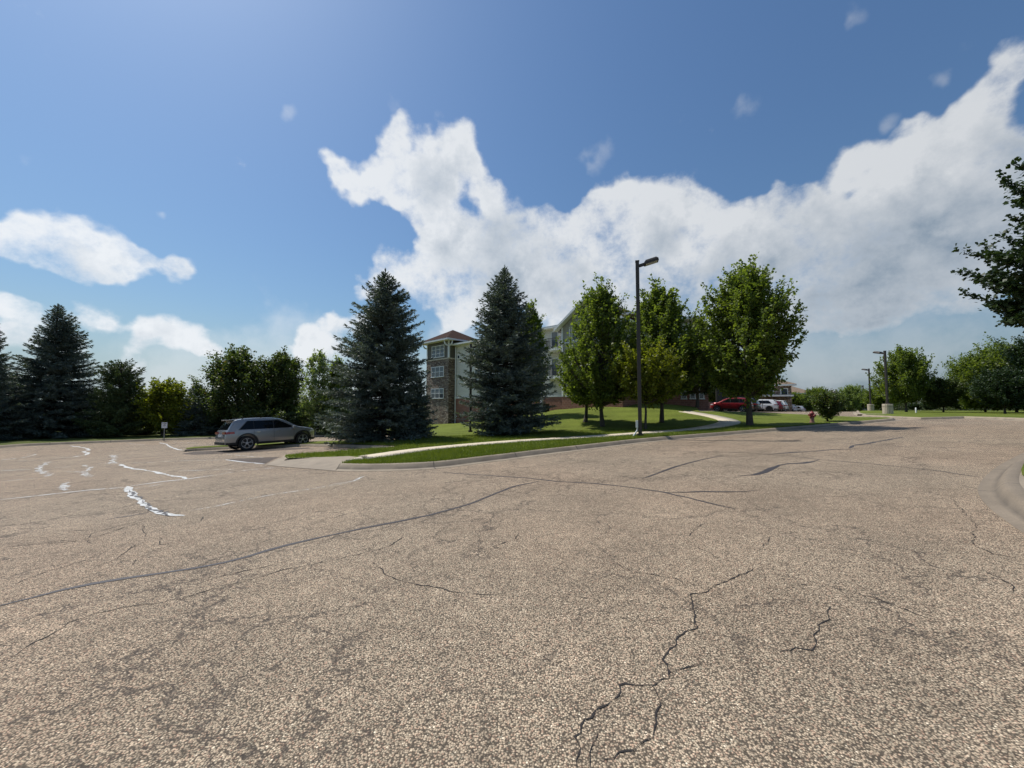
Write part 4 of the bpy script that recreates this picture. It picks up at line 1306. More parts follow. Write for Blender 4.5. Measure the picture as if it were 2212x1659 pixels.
ce = empty('utility_cabinet', (cx.x, cx.y, cz - .05), math.atan2(BU.y, BU.x), 'low grey ribbed metal utility cabinet beside the brick wall under the balconies', 'cabinet')
m = MB().box(-1.5, 1.5, -.5, .5, 0, 1.1)
for x in np.arange(-1.4, 1.5, .28): m.box(x, x + .05, -.53, -.5, .08, 1.04)
m.build('cabinet_body', M['galv'], ce)
MB().box(-1.55, 1.55, -.55, .55, 1.1, 1.16).build('cabinet_lid', M['galv'], ce)
MB().box(1.5, 1.56, -.5, .5, 0, 1.1).build('end_panel', M['bronze'], ce)

# wing B, frontal
wo = Vector((11.4, 40.4, 0)); we = Vector((18.8, 38.9, 0)); wu = (we - wo).normalized(); wv = Vector((-wu.y, wu.x, 0)); wl = (we - wo).length
def fwb(p): return wo + wu * p[0] + wv * p[1] + Vector((0, 0, p[2]))
bpart(MB(fwb).box(0, wl, 0, 9, -1, 2.5), 'wing_base_wall', 'stone')
bpart(MB(fwb).box(.0, 1.3, -.06, 8, 2.5, 9.0), 'wing_stone_pier', 'stone')
bpart(MB(fwb).box(1.3, wl, 0.04, 9, 2.5, 9.9), 'wing_siding_wall', 'siding')
r = hip(fwb, -1.5, wl + .7, -.7, 10, 10.45, 1.5, wl - 1.5, 4.6, 11.3)
for z0, z1 in ((8.0, 9.4), (4.9, 6.4), (2.9, 4.1)):
    for x0 in (1.7, 4.4): window(fwb, x0, x0 + 1.5, z0, z1, .04, 2, 2)
bpart(MB(fwb).tube((.2, -.15, 1), (.2, -.15, 9.8), .06), 'downspout', 'white')
# low brick block at the right end
ko = Vector((15.4, 38.6, 0)); ke = Vector((19.55, 38.3, 0)); ku = (ke - ko).normalized(); kv = Vector((-ku.y, ku.x, 0)); kl = (ke - ko).length
def fk(p): return ko + ku * p[0] + kv * p[1] + Vector((0, 0, p[2]))
bpart(MB(fk).box(0, kl, 0, 7, -1, 5.0), 'corner_block_wall', 'brick')
bpart(MB(fk).box(-.1, kl + .1, -.1, 7.1, 5.0, 5.2), 'parapet_cap', 'bronze')
for x0 in (1.5, 2.35, 3.2): window(fk, x0, x0 + .55, 2.1, 3.7, 0, 1, 2)
m = MB(fk)
for x in np.arange(0, kl, .14): m.box(x, x + .025, 0, .025, 5.22, 6.15)
m.box(0, kl, -.01, .04, 6.15, 6.2)
m.build('terrace_railing', M['black'], bld, OFF)

# retaining wall and dark fence behind the red car
p0 = Vector((at(1522, 50), 50, 0)); p1 = Vector((at(1596, 70), 70, 0))
u_ = (p1 - p0).normalized(); v_ = Vector((-u_.y, u_.x, 0)); ll = (p1 - p0).length
re_ = empty('retaining_wall', (p0.x, p0.y, Tf(p0.x, p0.y)), math.atan2(u_.y, u_.x), 'low dark brick retaining wall between the building corner and the red car', 'wall')
MB().box(0, ll, 0, .3, -.6, 1.15).build('wall_body', M['brick'], re_); MB().box(-.03, ll + .03, -.04, .34, 1.15, 1.24).build('wall_cap', M['ramp'], re_)
fo = Vector((at(1548, 52), 52, 0)); fe = empty('privacy_fence', (fo.x, fo.y, Tf(fo.x, fo.y)), R_(12), 'dark panelled fence screen standing behind the red car', 'fence')
m = MB()
for i in range(6):
    m.box(i * 1.0 + .06, i * 1.0 + .96, 0, .04, .2, 3.6 - .22 * i)
m.build('fence_panel', M['black'], fe)
m = MB()
for i in range(7): m.box(i * 1.0 - .05, i * 1.0 + .05, -.04, .07, -.3, 3.9 - .22 * i)
m.build('fence_post', M['bronze'], fe)

# distant tan building and porch building
def far_house(x, Y, w, d, zc, ze, zr, label, stone):
    X = at(x, Y); z = Tf(X, Y)
    e = empty('distant_building', (X, Y, z), R_(-20), label, 'building', 'distant buildings')
    MB().box(-w / 2, w / 2, 0, d, -2, ze - z).build('wall', M['stone'] if stone else simple('tan_wall', (.36, .31, .24), .8), e)
    m = MB(); o = .7
    A, B, C, D = (-w / 2 - o, -o, ze - z), (w / 2 + o, -o, ze - z), (w / 2 + o, d + o, ze - z), (-w / 2 - o, d + o, ze - z)
    P, Q = (-w * .2, d / 2, zr - z), (w * .2, d / 2, zr - z)
    m.face([A, B, Q, P]); m.face([C, D, P, Q]); m.face([D, A, P]); m.face([B, C, Q])
    r = m.build('roof', M['tan_shingle'], e)
    MB().box(-w / 2 - o + .02, w / 2 + o - .02, -o + .02, d + o - .02, ze - z - .3, ze - z - .01).build('fascia', M['white'], r)
    for i in range(3):
        xx = -w / 2 + w * (i + .5) / 3
        f = MB().box(xx - .6, xx + .6, -.06, .02, ze - z - 2.3, ze - z - .8).build('window', M['white'], e)
        MB().face([(xx - .5, -.07, ze - z - 2.2), (xx + .5, -.07, ze - z - 2.2), (xx + .5, -.07, ze - z - .9), (xx - .5, -.07, ze - z - .9)]).build('pane', M['glass'], f)
    return e
far_house(1705, 96, 9, 9, 0, 4.4, 6.3, 'tan building with brown hip roof far behind the parked white cars', False)
pe = far_house(1664, 74, 7, 6, 0, 5.4, 6.8, 'dark stone building with white-capped porch pillars behind the white cars', True)
for i, xx in enumerate((-3.1, -.4, 2.6)):
    m = MB().box(xx - .35, xx + .35, -1.9, -1.2, -1, 2.6); m.build('porch_pillar', M['stone'], pe)
MB().box(-3.7, 3.2, -2.2, -.1, 3.1, 3.4).build('porch_roof', M['white'], pe)

# ------------------------------------------------------------------ lamps
def lamp(x=None, yb=None, Y=None, top=None, label='', arm=True, base_h=0.0, base_r=.42, group=None, head_dir=0.0, X=None, tilt=0, sq=.07):
    if Y is None:
        p = G(x, yb, LH); X, Y, z = p.x, p.y, p.z
    else:
        X = at(x, Y) if X is None else X; z = Tf(X, Y) + LH
    H = CAMZ + ray(x, top).z * Y - z
    e = empty('street_lamp', (X, Y, z), head_dir, label, 'lamp', group)
    if base_h:
        MB().lathe([(0, base_h), (base_r - .03, base_h), (base_r, base_h - .03), (base_r, -.3), (0, -.3)], 20).build('concrete_base', M['walk'], e, smooth=True)
    m = MB(); s = sq
    m.box(-s, s, -s, s, base_h, H)
    m.build('pole', M['bronze'], e)
    MB().box(-s - .012, s + .012, -s - .012, s + .012, H, H + .06).build('pole_cap', M['bronze'], e)
    MB().box(-s - .06, s + .06, -s - .06, s + .06, base_h - .02, base_h + .12).build('base_plate', M['bronze'], e)
    # shoebox head rising outwards
    m = MB(); a = R_(14)
    def hd(p):
        c, s_ = math.cos(a), math.sin(a)
        return Vector((s + c * p[0] - s_ * p[2], p[1], H - .22 + s_ * p[0] + c * p[2]))
    m = MB(hd); m.box(0, .28, -.05, .05, -.06, .08); m.build('arm', M['bronze'], e)
    m = MB(hd)
    top_ = [(.36, -.17, .15), (.86, -.17, .15), (.86, .17, .15), (.36, .17, .15)]
    mid_ = [(.26, -.21, .06), (.94, -.21, .06), (.94, .21, .06), (.26, .21, .06)]
    bot_ = [(.26, -.21, -.05), (.94, -.21, -.05), (.94, .21, -.05), (.26, .21, -.05)]
    for A_, B_ in ((top_, mid_), (mid_, bot_)):
        for i in range(4):
            j = (i + 1) % 4; m.face([B_[i], B_[j], A_[j], A_[i]])
    m.face(top_); m.face(bot_[::-1])
    hh = m.build('lamp_head', M['bronze'], e)
    MB(hd).box(.32, .88, -.16, .16, -.065, -.052).build('lens', M['clearlens'], hh)
    return e, H
le, lH = lamp(1383, 942.3, None, 566, 'tall dark bronze lamp post with angled shoebox head on the verge by the road', head_dir=R_(-15), sq=.085)
# white box and conduit at the foot
MB().box(-.20, -.09, -.05, .05, .42, .78).build('junction_box', M['white'], le)
m = MB(); m.tube((-.13, 0, .42), (-.14, 0, .28), .035).tube((-.14, 0, .28), (-.34, -.05, -.02), .04); m.build('conduit', M['white'], le)
lamp(1016, 933, None, 745, 'dark lamp post half hidden behind the left side of the second large spruce', head_dir=R_(20), sq=.07, group='parking lot lamps')
lamp(1917, None, 38, 759, 'nearest lamp post on a round concrete base beside the driveway at right', base_h=.95, base_r=.40, head_dir=R_(95), group='parking lot lamps', sq=.075)
lamp(1880.5, None, 60, 797, 'second lamp post on a round concrete base further behind at right', base_h=1.0, base_r=.40, head_dir=R_(95), group='parking lot lamps', sq=.075)
lamp(1866, None, 88, 833, 'farthest lamp post above the trees at the far end of the right lot', base_h=.9, base_r=.40, head_dir=R_(95), group='parking lot lamps', sq=.075)

# hydrant
p = G(1754.5, 913, LH)
he = empty('fire_hydrant', tuple(p), R_(10), 'red fire hydrant with faded pink base on the lawn', 'hydrant')
he.scale = (.93, .93, .93)
MB().lathe([(0, 0), (.17, 0), (.17, .05), (.12, .06), (.12, .36), (.0, .36)], 16).build('lower_barrel', M['hydrant_base'], he, smooth=True)
m = MB().lathe([(.0, .355), (.165, .36), (.165, .40), (.125, .41), (.125, .62), (.15, .63), (.15, .66), (.12, .70), (.06, .77), (.03, .79), (.03, .84), (0, .84)], 16)
m.build('upper_barrel', M['hydrant'], he, smooth=True)
for s in (-1, 1):
    MB().tube((s * .10, 0, .53), (s * .22, 0, .53), .055).tube((s * .22, 0, .53), (s * .26, 0, .53), .07, n=6).build('hose_cap', M['hydrant'], he)
MB().tube((0, -.10, .50), (0, -.2, .50), .075).tube((0, -.2, .5), (0, -.24, .5), .09, n=6).build('pumper_cap', M['hydrant'], he)

# small white sign at the far kerb
Y = 31.5; X = at(357.5, Y); z = Tf(X, Y) + LH
se = empty('parking_sign', (X, Y, z), R_(12), 'small white sign with dark lettering on a metal post at the far kerb', 'sign')
pt = height_to(357, 912.5, Y, z)
MB().box(-.03, .03, 0, .03, -.2, pt).build('post', M['galv'], se)
bd = MB().box(-.2, .2, -.012, 0.0, pt - .46, pt).build('sign_board', M['signwhite'], se)
m = MB()
for (x0, x1, zz, t) in ((-.14, -.05, .10, .03), (-.04, .14, .10, .045), (-.05, .07, .19, .035), (-.11, -.02, .26, .02), (-.05, .05, .285, .03), (.02, .12, .26, .02)):
    m.box(x0, x1, -.018, -.012, pt - zz - t / 2, pt - zz + t / 2)
m.build('lettering', M['bronze'], bd)

# white capped marker right of the car
p = G(681.5, 938.5, LH)
ue = empty('utility_marker', tuple(p), 0, 'short pale utility post with flat white cap behind the far kerb', 'post')
k = (p.y / FPX)
MB().box(-.07, .07, -.07, .07, 0, 12 * k).build('post', M['galv'], ue); MB().box(-.24, .24, -.2, .2, 12 * k, 14.5 * k).build('cap', M['white'], ue)
# small white marker far right
Y = 42; X = at(1978, Y)
we_ = empty('utility_marker', (X, Y, Tf(X, Y) + LH), 0, 'tiny white marker post in the grass beyond the right kerb', 'post')
MB().lathe([(0, 0), (.07, 0), (.07, .5), (.04, .56), (0, .57)], 10).build('post', M['white'], we_, smooth=True)
# kerb drain inlet at right
p = G(1880, 898.5, 0)
de = empty('storm_drain', (p.x, p.y, p.z), R_(-20), 'dark storm drain opening in the kerb beside the driveway', 'drain')
MB().box(-.9, .9, -.25, .12, .02, .13).build('inlet_opening', M['black'], de); MB().box(-1.0, 1.0, -.3, .4, .132, .18).build('inlet_cover', M['walk'], de)

# ------------------------------------------------------------------ cars
def make_car(label, L, W, H, paint, loc, heading, group=None, rim='rim', hero=False, seg=None, rack=False, cat='car', dark_roof=False):
    k = H / 1.76; kl = L / 4.82
    prof = [(0, .70), (.03, .92), (.07, 1.04), (.10, 1.10), (.26, 1.40), (.40, 1.63), (.52, 1.69), (.8, 1.725), (1.3, 1.755), (1.9, 1.765), (2.35, 1.74), (2.65, 1.695), (2.9, 1.61),
            (3.15, 1.475), (3.4, 1.325), (3.64, 1.20), (3.8, 1.165), (4.1, 1.12), (4.4, 1.06), (4.6, 1.0), (4.70, .93), (4.77, .80), (4.82, .62)]
    PX = np.array([q[0] for q in prof]) * kl; PZ = np.array([q[1] for q in prof]) * k
    wx = np.array([0, .06, .2, .5, 1.2, 3.4, 3.95, 4.25, 4.5, 4.68, 4.78, 4.82]) * kl
    wy = np.array([.80, .87, .92, .955, .97, .97, .95, .90, .80, .66, .50, .38]) * W / 1.94
    def hw(x, z):
        w = np.interp(x, wx, wy); z = z / k
        return w * np.interp(z, [.28, .36, .6, .85, 1.06, 1.14, 1.70], [.93, .965, 1.0, 1.0, .985, .95, .765])
    def zt(x): return float(np.interp(x, PX, PZ))
    e = empty('parked_car', loc, heading, label, cat, group)
    xs = sorted(set(list(np.linspace(0, PX[-1], 44)) + list(PX)))
    V, F = [], []; rows = []
    for x in xs:
        top = zt(x); row = []
        zb = .33 * k if .5 < x / kl < 4.3 else .36 * k
        zb = min(zb, top - .2)
        for zz in (zb, .42 * k, .55 * k, .7 * k, .85 * k, .97 * k, 1.10 * k):
            zc = min(zz, top - .07); row.append((x, float(hw(x, zc)), zc))
        zl = row[-1][2]
        for f in (.33, .66, 1.0):
            zc = zl + (top - .07 - zl) * f; row.append((x, float(hw(x, zc)), zc))
        wt = float(hw(x, top - .07))
        row += [(x, wt * .965, top - .03), (x, wt * .88, top - .006), (x, wt * .6, top + .008), (x, 0, top + .016)]
        full = row + [(a, -b, c) for a, b, c in row[-2::-1]]
        rows.append([Vector((a - PX[-1] / 2, b, c)) for a, b, c in full])
    m = MB()
    for A_, B_ in zip(rows, rows[1:]):
        for i in range(len(A_) - 1):
            m.face([A_[i], B_[i], B_[i + 1], A_[i + 1]])
        m.face([A_[-1], B_[-1], B_[0], A_[0]])
    m.face(rows[0]); m.face(rows[-1][::-1])
    body = m.build('body', M[paint], e, smooth=False)
    rx, fx = (.99 * kl, 3.905 * kl) if hero else (.95 * kl, 3.85 * kl)
    r = .395 * k
    # wheel arches cut out of the body
    cm = MB()
    for x in (rx, fx):
        for s in (-1, 1):
            cm2 = []
            cm.tube((x - PX[-1] / 2, s * (W / 2 - .32), r), (x - PX[-1] / 2, s * (W / 2 + .3), r), r + .095, n=28)
    cut = cm.build('cutter', M['plastic'], None)
    md = body.modifiers.new('arches', 'BOOLEAN'); md.object = cut; md.operation = 'DIFFERENCE'; md.solver = 'EXACT'
    body.parent = None
    bpy.context.view_layer.update()
    dg = bpy.context.evaluated_depsgraph_get()
    me2 = bpy.data.meshes.new_from_object(body.evaluated_get(dg))
    body.modifiers.clear(); body.data = me2
    if not me2.materials: me2.materials.append(M[paint])
    me2.materials[0] = M[paint]
    if len(me2.materials) > 1:
        me2.materials[1] = M['plastic']
    me2.polygons.foreach_set('use_smooth', np.ones(len(me2.polygons), bool)); me2.set_sharp_from_angle(angle=R_(32))
    body.parent = e
    cm_ = cut.data; bpy.data.objects.remove(cut); bpy.data.meshes.remove(cm_)
    c0 = PX[-1] / 2
    def patch_side(name, f_x0, f_x1, z0, z1, mat, off, s, n=14, mz=5, parent=None, thick=False, rake=None):
        m = MB(); g_ = []
        for j in range(mz + 1):
            z = z0 + (z1 - z0) * j / mz; row = []
            xa, xb = f_x0(z), f_x1(z)
            for i in range(n + 1):
                x = xa + (xb - xa) * i / n
                zz = min(z, zt(x) - .02)
                row.append(Vector((x - c0, s * (float(hw(x, min(zz, zt(x) - .07))) + off), zz)))
            g_.append(row)
        for j in range(mz):
            for i in range(n): m.face([g_[j][i], g_[j][i + 1], g_[j + 1][i + 1], g_[j + 1][i]])
        return m.build(name, M[mat], parent or e, smooth=True)
    lin = lambda za, xa, zb, xb: (lambda z: (xa + (xb - xa) * (z / k - za) / (zb - za)) * kl)
    zb_, ztp = 1.15 * k, 1.59 * k
    for s in (-1, 1):
        fr = lin(1.15, 3.46, 1.59, 2.62); rb = lin(1.15, .60, 1.59, 1.0)
        tr_ = patch_side('window_trim', rb, fr, zb_ - .02, ztp + .015, 'plastic', .004, s)
        b1 = lambda z: 1.30 * kl; b1b = lambda z: 1.33 * kl; b2 = lambda z: 2.28 * kl; b2b = lambda z: 2.33 * kl
        patch_side('side_window', lin(1.15, .65, 1.59, 1.05), b1, zb_, ztp, 'carglass', .008, s)
        patch_side('side_window', b1b, b2, zb_, ztp, 'carglass', .008, s)
        patch_side('side_window', b2b, lin(1.15, 3.40, 1.59, 2.56), zb_, ztp, 'carglass', .008, s)
        # cladding
        patch_side('sill_cladding', lambda z: rx + r + .07, lambda z: fx - r - .07, .30 * k, .43 * k, 'plastic', .012, s, mz=3)
        patch_side('bumper_cladding', lambda z: .03, lambda z: rx - r - .06, .34 * k, .47 * k, 'plastic', .012, s, mz=3)
        patch_side('bumper_cladding', lambda z: fx + r + .06, lambda z: (4.74 * kl), .34 * k, .47 * k, 'plastic', .012, s, mz=3)
        patch_side('tail_lamp', lambda z: .035, lambda z: .40 * kl, .93 * k, 1.05 * k, 'redlens', .012, s, mz=3)
        patch_side('headlight', lambda z: 4.32 * kl, lambda z: 4.66 * kl, .82 * k, .92 * k, 'clearlens', .010, s, mz=3)
        for xw in (rx, fx):
            m = MB(); q_ = []
            for i in range(25):
                a = math.pi * (-.08 + 1.16 * i / 24); row = []
                for rr_ in (r + .085, r + .15):
                    x = xw + rr_ * math.cos(a); z = r + rr_ * math.sin(a)
                    row.append(Vector((x - c0, s * (float(hw(min(max(x, .05), PX[-1] - .05), z)) + .014), z)))
                q_.append(row)
            for A_, B_ in zip(q_, q_[1:]): m.face([A_[0], B_[0], B_[1], A_[1]])
            m.build('arch_trim', M['plastic'] if hero else M[paint], e, smooth=True)
        # door seams as thin dark strips
        for xs_ in (1.31, 2.31, 3.38):
            patch_side('door_seam', lambda z, q=xs_: (q - .006) * kl, lambda z, q=xs_: (q + .006) * kl, .46 * k, 1.12 * k, 'plastic', .002, s, n=1, mz=6)
        for xs_ in (1.42, 2.42):
            yy = float(hw(xs_ * kl, .97 * k))
            MB().box(xs_ * kl - c0, (xs_ + .2) * kl - c0, min(s * yy, s * (yy + .035)), max(s * yy, s * (yy + .035)), .955 * k, .985 * k).build('door_handle', M['chrome'] if hero else M[paint], e)
        # mirror
        xm_ = 3.3 * kl - c0; yy = float(hw(3.3 * kl, 1.08 * k))
        m = MB(); ya, yb = sorted((s * (yy + .02), s * (yy + .24)))
        m.box(xm_ - .06, xm_ + .10, ya, yb, 1.06 * k, 1.22 * k)
        mo = m.build('mirror', M[paint], e)
        bv = mo.modifiers.new('b', 'BEVEL'); bv.width = .03; bv.segments = 2
        # roof rail
        m = MB(); yr = float(hw(1.5, 1.69 * k)) * .86
        m.box(.75 * kl - c0, 2.65 * kl - c0, s * yr - .018, s * yr + .018, 1.775 * k, 1.80 * k)
        for q in (.8, 1.7, 2.55): m.box(q * kl - c0, (q + .07) * kl - c0, s * yr - .015, s * yr + .015, 1.73 * k, 1.776 * k)
        m.build('roof_rail', M['plastic'], e)
    # screens
    def screen(name, x0, x1, wf, mat='carglass'):
        m = MB(); g_ = []
        for i in range(9):
            x = x0 + (x1 - x0) * i / 8; z = zt(x); w = float(hw(x, z - .07)) * wf
            g_.append([Vector((x - c0, w * q, z + (.026 if abs(q) < .9 else .014))) for q in (-1, -.6, 0, .6, 1)])
        for i in range(8):
            for j in range(4): m.face([g_[i][j], g_[i + 1][j], g_[i + 1][j + 1], g_[i][j + 1]])
        return m.build(name, M[mat], e, smooth=True)
    screen('windscreen', 2.85 * kl, 3.6 * kl, .86); screen('rear_window', .12 * kl, .39 * kl, .84)
    yw = float(hw(.5, 1.6 * k)) * .86
    m = MB().box(.28 * kl - c0 - .06, .62 * kl - c0, -yw, yw, 1.655 * k, 1.70 * k)
    so = m.build('spoiler', M[paint], e); bv = so.modifiers.new('b', 'BEVEL'); bv.width = .015; bv.segments = 2
    for s in (-1, 1):
        ya, yb = sorted((s * .42 * W / 1.94, s * .80 * W / 1.94))
        MB().box(-c0 - .012, -c0 + .1, ya, yb, .93 * k, 1.05 * k).build('tail_lamp', M['redlens'], e)
        ya, yb = sorted((s * .5 * W / 1.94, s * .78 * W / 1.94))
        MB().box(-c0 - .02, -c0 + .1, ya, yb, .60 * k, .64 * k).build('reflector', M['chrome'] if hero else M['redlens'], e)
    MB().box(-c0 - .016, -c0 + .05, -.27, .27, .78 * k, .90 * k).build('licence_plate', M['plate'], e)
    MB().box(-c0 - .04, -c0 + .3, -.78 * W / 1.94, .78 * W / 1.94, .36 * k, .50 * k).build('rear_bumper', M['plastic'], e)
    MB().box(c0 - .25, c0 + .02, -.42 * W / 1.94, .42 * W / 1.94, .36 * k, .48 * k).build('front_bumper', M['plastic'], e)
    MB().box(c0 - .1, c0 - .015, -.42 * W / 1.94, .42 * W / 1.94, .70 * k, .82 * k).build('grille', M['plastic'], e)
    # wheels
    for x in (rx, fx):
        for s in (-1, 1):
            yc = s * (W / 2 - .135)
            we2 = MB().lathe([(0, -.05), (r * .60, -.05), (r * .64, .02), (r * .60, .05), (0, .05)], 24, (0, 0, 0), 'y').build('wheel', M['plastic'], e, smooth=True)
            we2.location = (x - c0, yc, r)
            t = MB().lathe([(r * .70, -.11), (r * .80, -.125), (r * .93, -.12), (r * .985, -.095), (r, -.05), (r, .05), (r * .985, .095), (r * .93, .12), (r * .80, .125), (r * .70, .11), (r * .66, .0), (r * .70, -.11)], 32, (0, 0, 0), 'y').build('tyre', M['rubber'], we2, smooth=True)
            m = MB(); yo = s * .088
            ya, yb = yo - s * .03, yo + s * .012
            m.lathe([(r * .66, min(ya, yb)), (r * .735, min(ya, yb)), (r * .735, max(ya, yb)), (r * .69, max(ya, yb) + 0), (r * .66, min(ya, yb))], 32, (0, 0, 0), 'y')
            m.lathe([(0, yo - s * .02), (r * .17, yo - s * .02), (r * .17, yo + s * .006), (0, yo + s * .012)], 16, (0, 0, 0), 'y')
            nsp = 5
            for q in range(nsp):
                a = 2 * math.pi * q / nsp + .3
                for b_, c_ in ((a, a), ):
                    ca, sa = math.cos(a), math.sin(a)
                    def pt_(rad_, ang_, y_): return (rad_ * math.cos(ang_), y_, rad_ * math.sin(ang_))
                    # stem
                    for (ra_, rb_, aa, ab, w0, w1) in ((r * .14, r * .42, a, a, .2, .085), (r * .40, r * .69, a, a + .24, .06, .045), (r * .40, r * .69, a, a - .24, .06, .045)):
                        y0_, y1_ = yo - s * .012, yo + s * .008
                        q4 = [pt_(ra_, aa - w0, y1_), pt_(ra_, aa + w0, y1_), pt_(rb_, ab + w1, y1_), pt_(rb_, ab - w1, y1_)]
                        q5 = [(p_[0], y0_, p_[2]) for p_ in q4]
                        m.face(q4); m.face(q5[::-1])
                        for i in range(4): m.face([q4[i], q4[(i + 1) % 4], q5[(i + 1) % 4], q5[i]])
            m.build('rim', M[rim], we2)
    if rack:
        m = MB()
        for zz in (.95, 1.35): m.tube((-c0 - .35, -.5, zz), (-c0 - .35, .5, zz), .025)
        m.tube((-c0, 0, .5), (-c0 - .35, 0, .5), .03).tube((-c0 - .35, 0, .5), (-c0 - .35, 0, 1.6), .03)
        m.build('bike_rack', M['black'], e)
    return e

M['silver_paint'] = paint_mat('silver_paint', (.285, .295, .30), .4, .25)
M['red_paint'] = paint_mat('red_paint', (.27, .012, .018), .25, .3)
M['maroon_paint'] = paint_mat('maroon_paint', (.14, .008, .016), .3, .3)
M['white_paint'] = paint_mat('white_paint', (.68, .69, .70), .0, .35)
M['black_paint'] = paint_mat('black_paint', (.018, .02, .024), .3, .25)
M['lightsilver_paint'] = paint_mat('lightsilver_paint', (.5, .52, .54), .6, .3)
M['darkrim'] = simple('black_rim', (.02, .02, .022), .4, .4)

def tilt_to_ground(e, L):
    h = e.rotation_euler.z; c, s = math.cos(h), math.sin(h); x, y = e.location.x, e.location.y
    f = Tf(x + c * L * .3, y + s * L * .3); b = Tf(x - c * L * .3, y - s * L * .3)
    l = Tf(x - s * .8, y + c * .8); r = Tf(x + s * .8, y - c * .8)
    e.rotation_euler = (math.atan2(l - r, 1.6), -math.atan2(f - b, L * .6), h)
    e.location.z = (f + b + l + r) / 4 + .008

# hero: rear wheel at (530, y973), front wheel at (654, y966); near side is the right-hand side
pr = G(529, 973.2); pf = G(654, 966.4)
print('car wheels', pr, pf, (pf - pr).length)
hd_ = math.atan2(pf.y - pr.y, pf.x - pr.x)
hd_ = R_(52)
mid = pr + Vector((math.cos(hd_), math.sin(hd_), 0)) * 1.457 + Vector((.2, -.1, 0))
L_, W_ = 4.82, 1.94
perp = Vector((-math.sin(hd_), math.cos(hd_), 0))
ctr = mid + perp * (W_ / 2 - .02) - Vector((math.cos(hd_), math.sin(hd_), 0)) * .04
hero = make_car('silver grey SUV with dark side windows parked alone in the left lot', L_, W_, 1.76, 'silver_paint', (ctr.x, ctr.y, 0), hd_, hero=True)
tilt_to_ground(hero, L_)

def right_car(label, xr, Y, L, W, H, paint, rim='rim', ang=135, rack=False):
    # xr: picture column of the rear right corner
    a = R_(ang); d = Vector((math.cos(a), math.sin(a), 0)); pv = Vector((d.y, -d.x, 0))
    rear = Vector((at(xr, Y), Y, 0))
    c = rear + d * L / 2
    e = make_car(label, L, W, H, paint, (c.x, c.y, 0), a, 'cars parked in the right-hand lot', rim, rack=rack)
    tilt_to_ground(e, L)
    return e
right_car('red SUV parked nearest, behind the trunk of the broad maple', 1625, 45.6, 4.5, 1.84, 1.74, 'red_paint', ang=140)
right_car('black SUV with rear rack between the red and the white SUV', 1640, 50.5, 4.7, 1.9, 1.85, 'black_paint', rack=True)
right_car('white SUV with black wheels right of the black SUV', 1681, 55, 5.0, 1.98, 1.78, 'white_paint', 'darkrim', 140)
right_car('maroon car mostly hidden behind the white SUV with black wheels', 1694, 59, 4.6, 1.85, 1.66, 'maroon_paint')
right_car('boxy tall white SUV behind the maroon car', 1702, 63.5, 5.1, 2.0, 1.95, 'white_paint')
right_car('small white car half sunk behind the crest of the lot', 1722, 72, 4.2, 1.8, 1.55, 'white_paint')
right_car('silver car of which only roof and windows show behind the lot crest', 1740, 79, 4.5, 1.8, 1.5, 'lightsilver_paint')

# ------------------------------------------------------------------ sky and sun
SUN_EL, SUN_AZ = 58.0, 54.0      # azimuth measured from +Y towards -X
w = bpy.data.worlds.new('World'); sc.world = w; w.use_nodes = True
nt = w.node_tree; nt.nodes.clear(); n = N(nt)
sky = n.node('ShaderNodeTexSky', sky_type='NISHITA')
sky.sun_disc = False; sky.sun_elevation = R_(SUN_EL); sky.sun_rotation = R_(-SUN_AZ)
sky.altitude = 0; sky.air_density = 1.5; sky.dust_density = 1.0; sky.ozone_density = 6
tc = n.node('ShaderNodeTexCoord').outputs['Generated']
d0 = n.vm('NORMALIZE', tc)
warp = n.vm('SCALE', n.vm('SUBTRACT', n.noise(d0, 4.5, 4, .62, col=True), (.5, .5, .5)), scale=.16)
d1 = n.vm('ADD', d0, warp)
def blobfield(blobs, vec):
    acc = None
    for (x, y, r) in blobs:
        c = ray(x, y).normalized()
        cc = math.cos(math.atan(math.hypot(x - CX, y - CY) / FPX))
        rr = r / FPX * cc ** 1.6
        dd = n.vm('DISTANCE', vec, tuple(c))
        v = n.mr(dd, 0, rr * 1.35, 1, 0, True)
        acc = v if acc is None else n.math('ADD', acc, v)
    return n.math('MINIMUM', acc, 1.0)
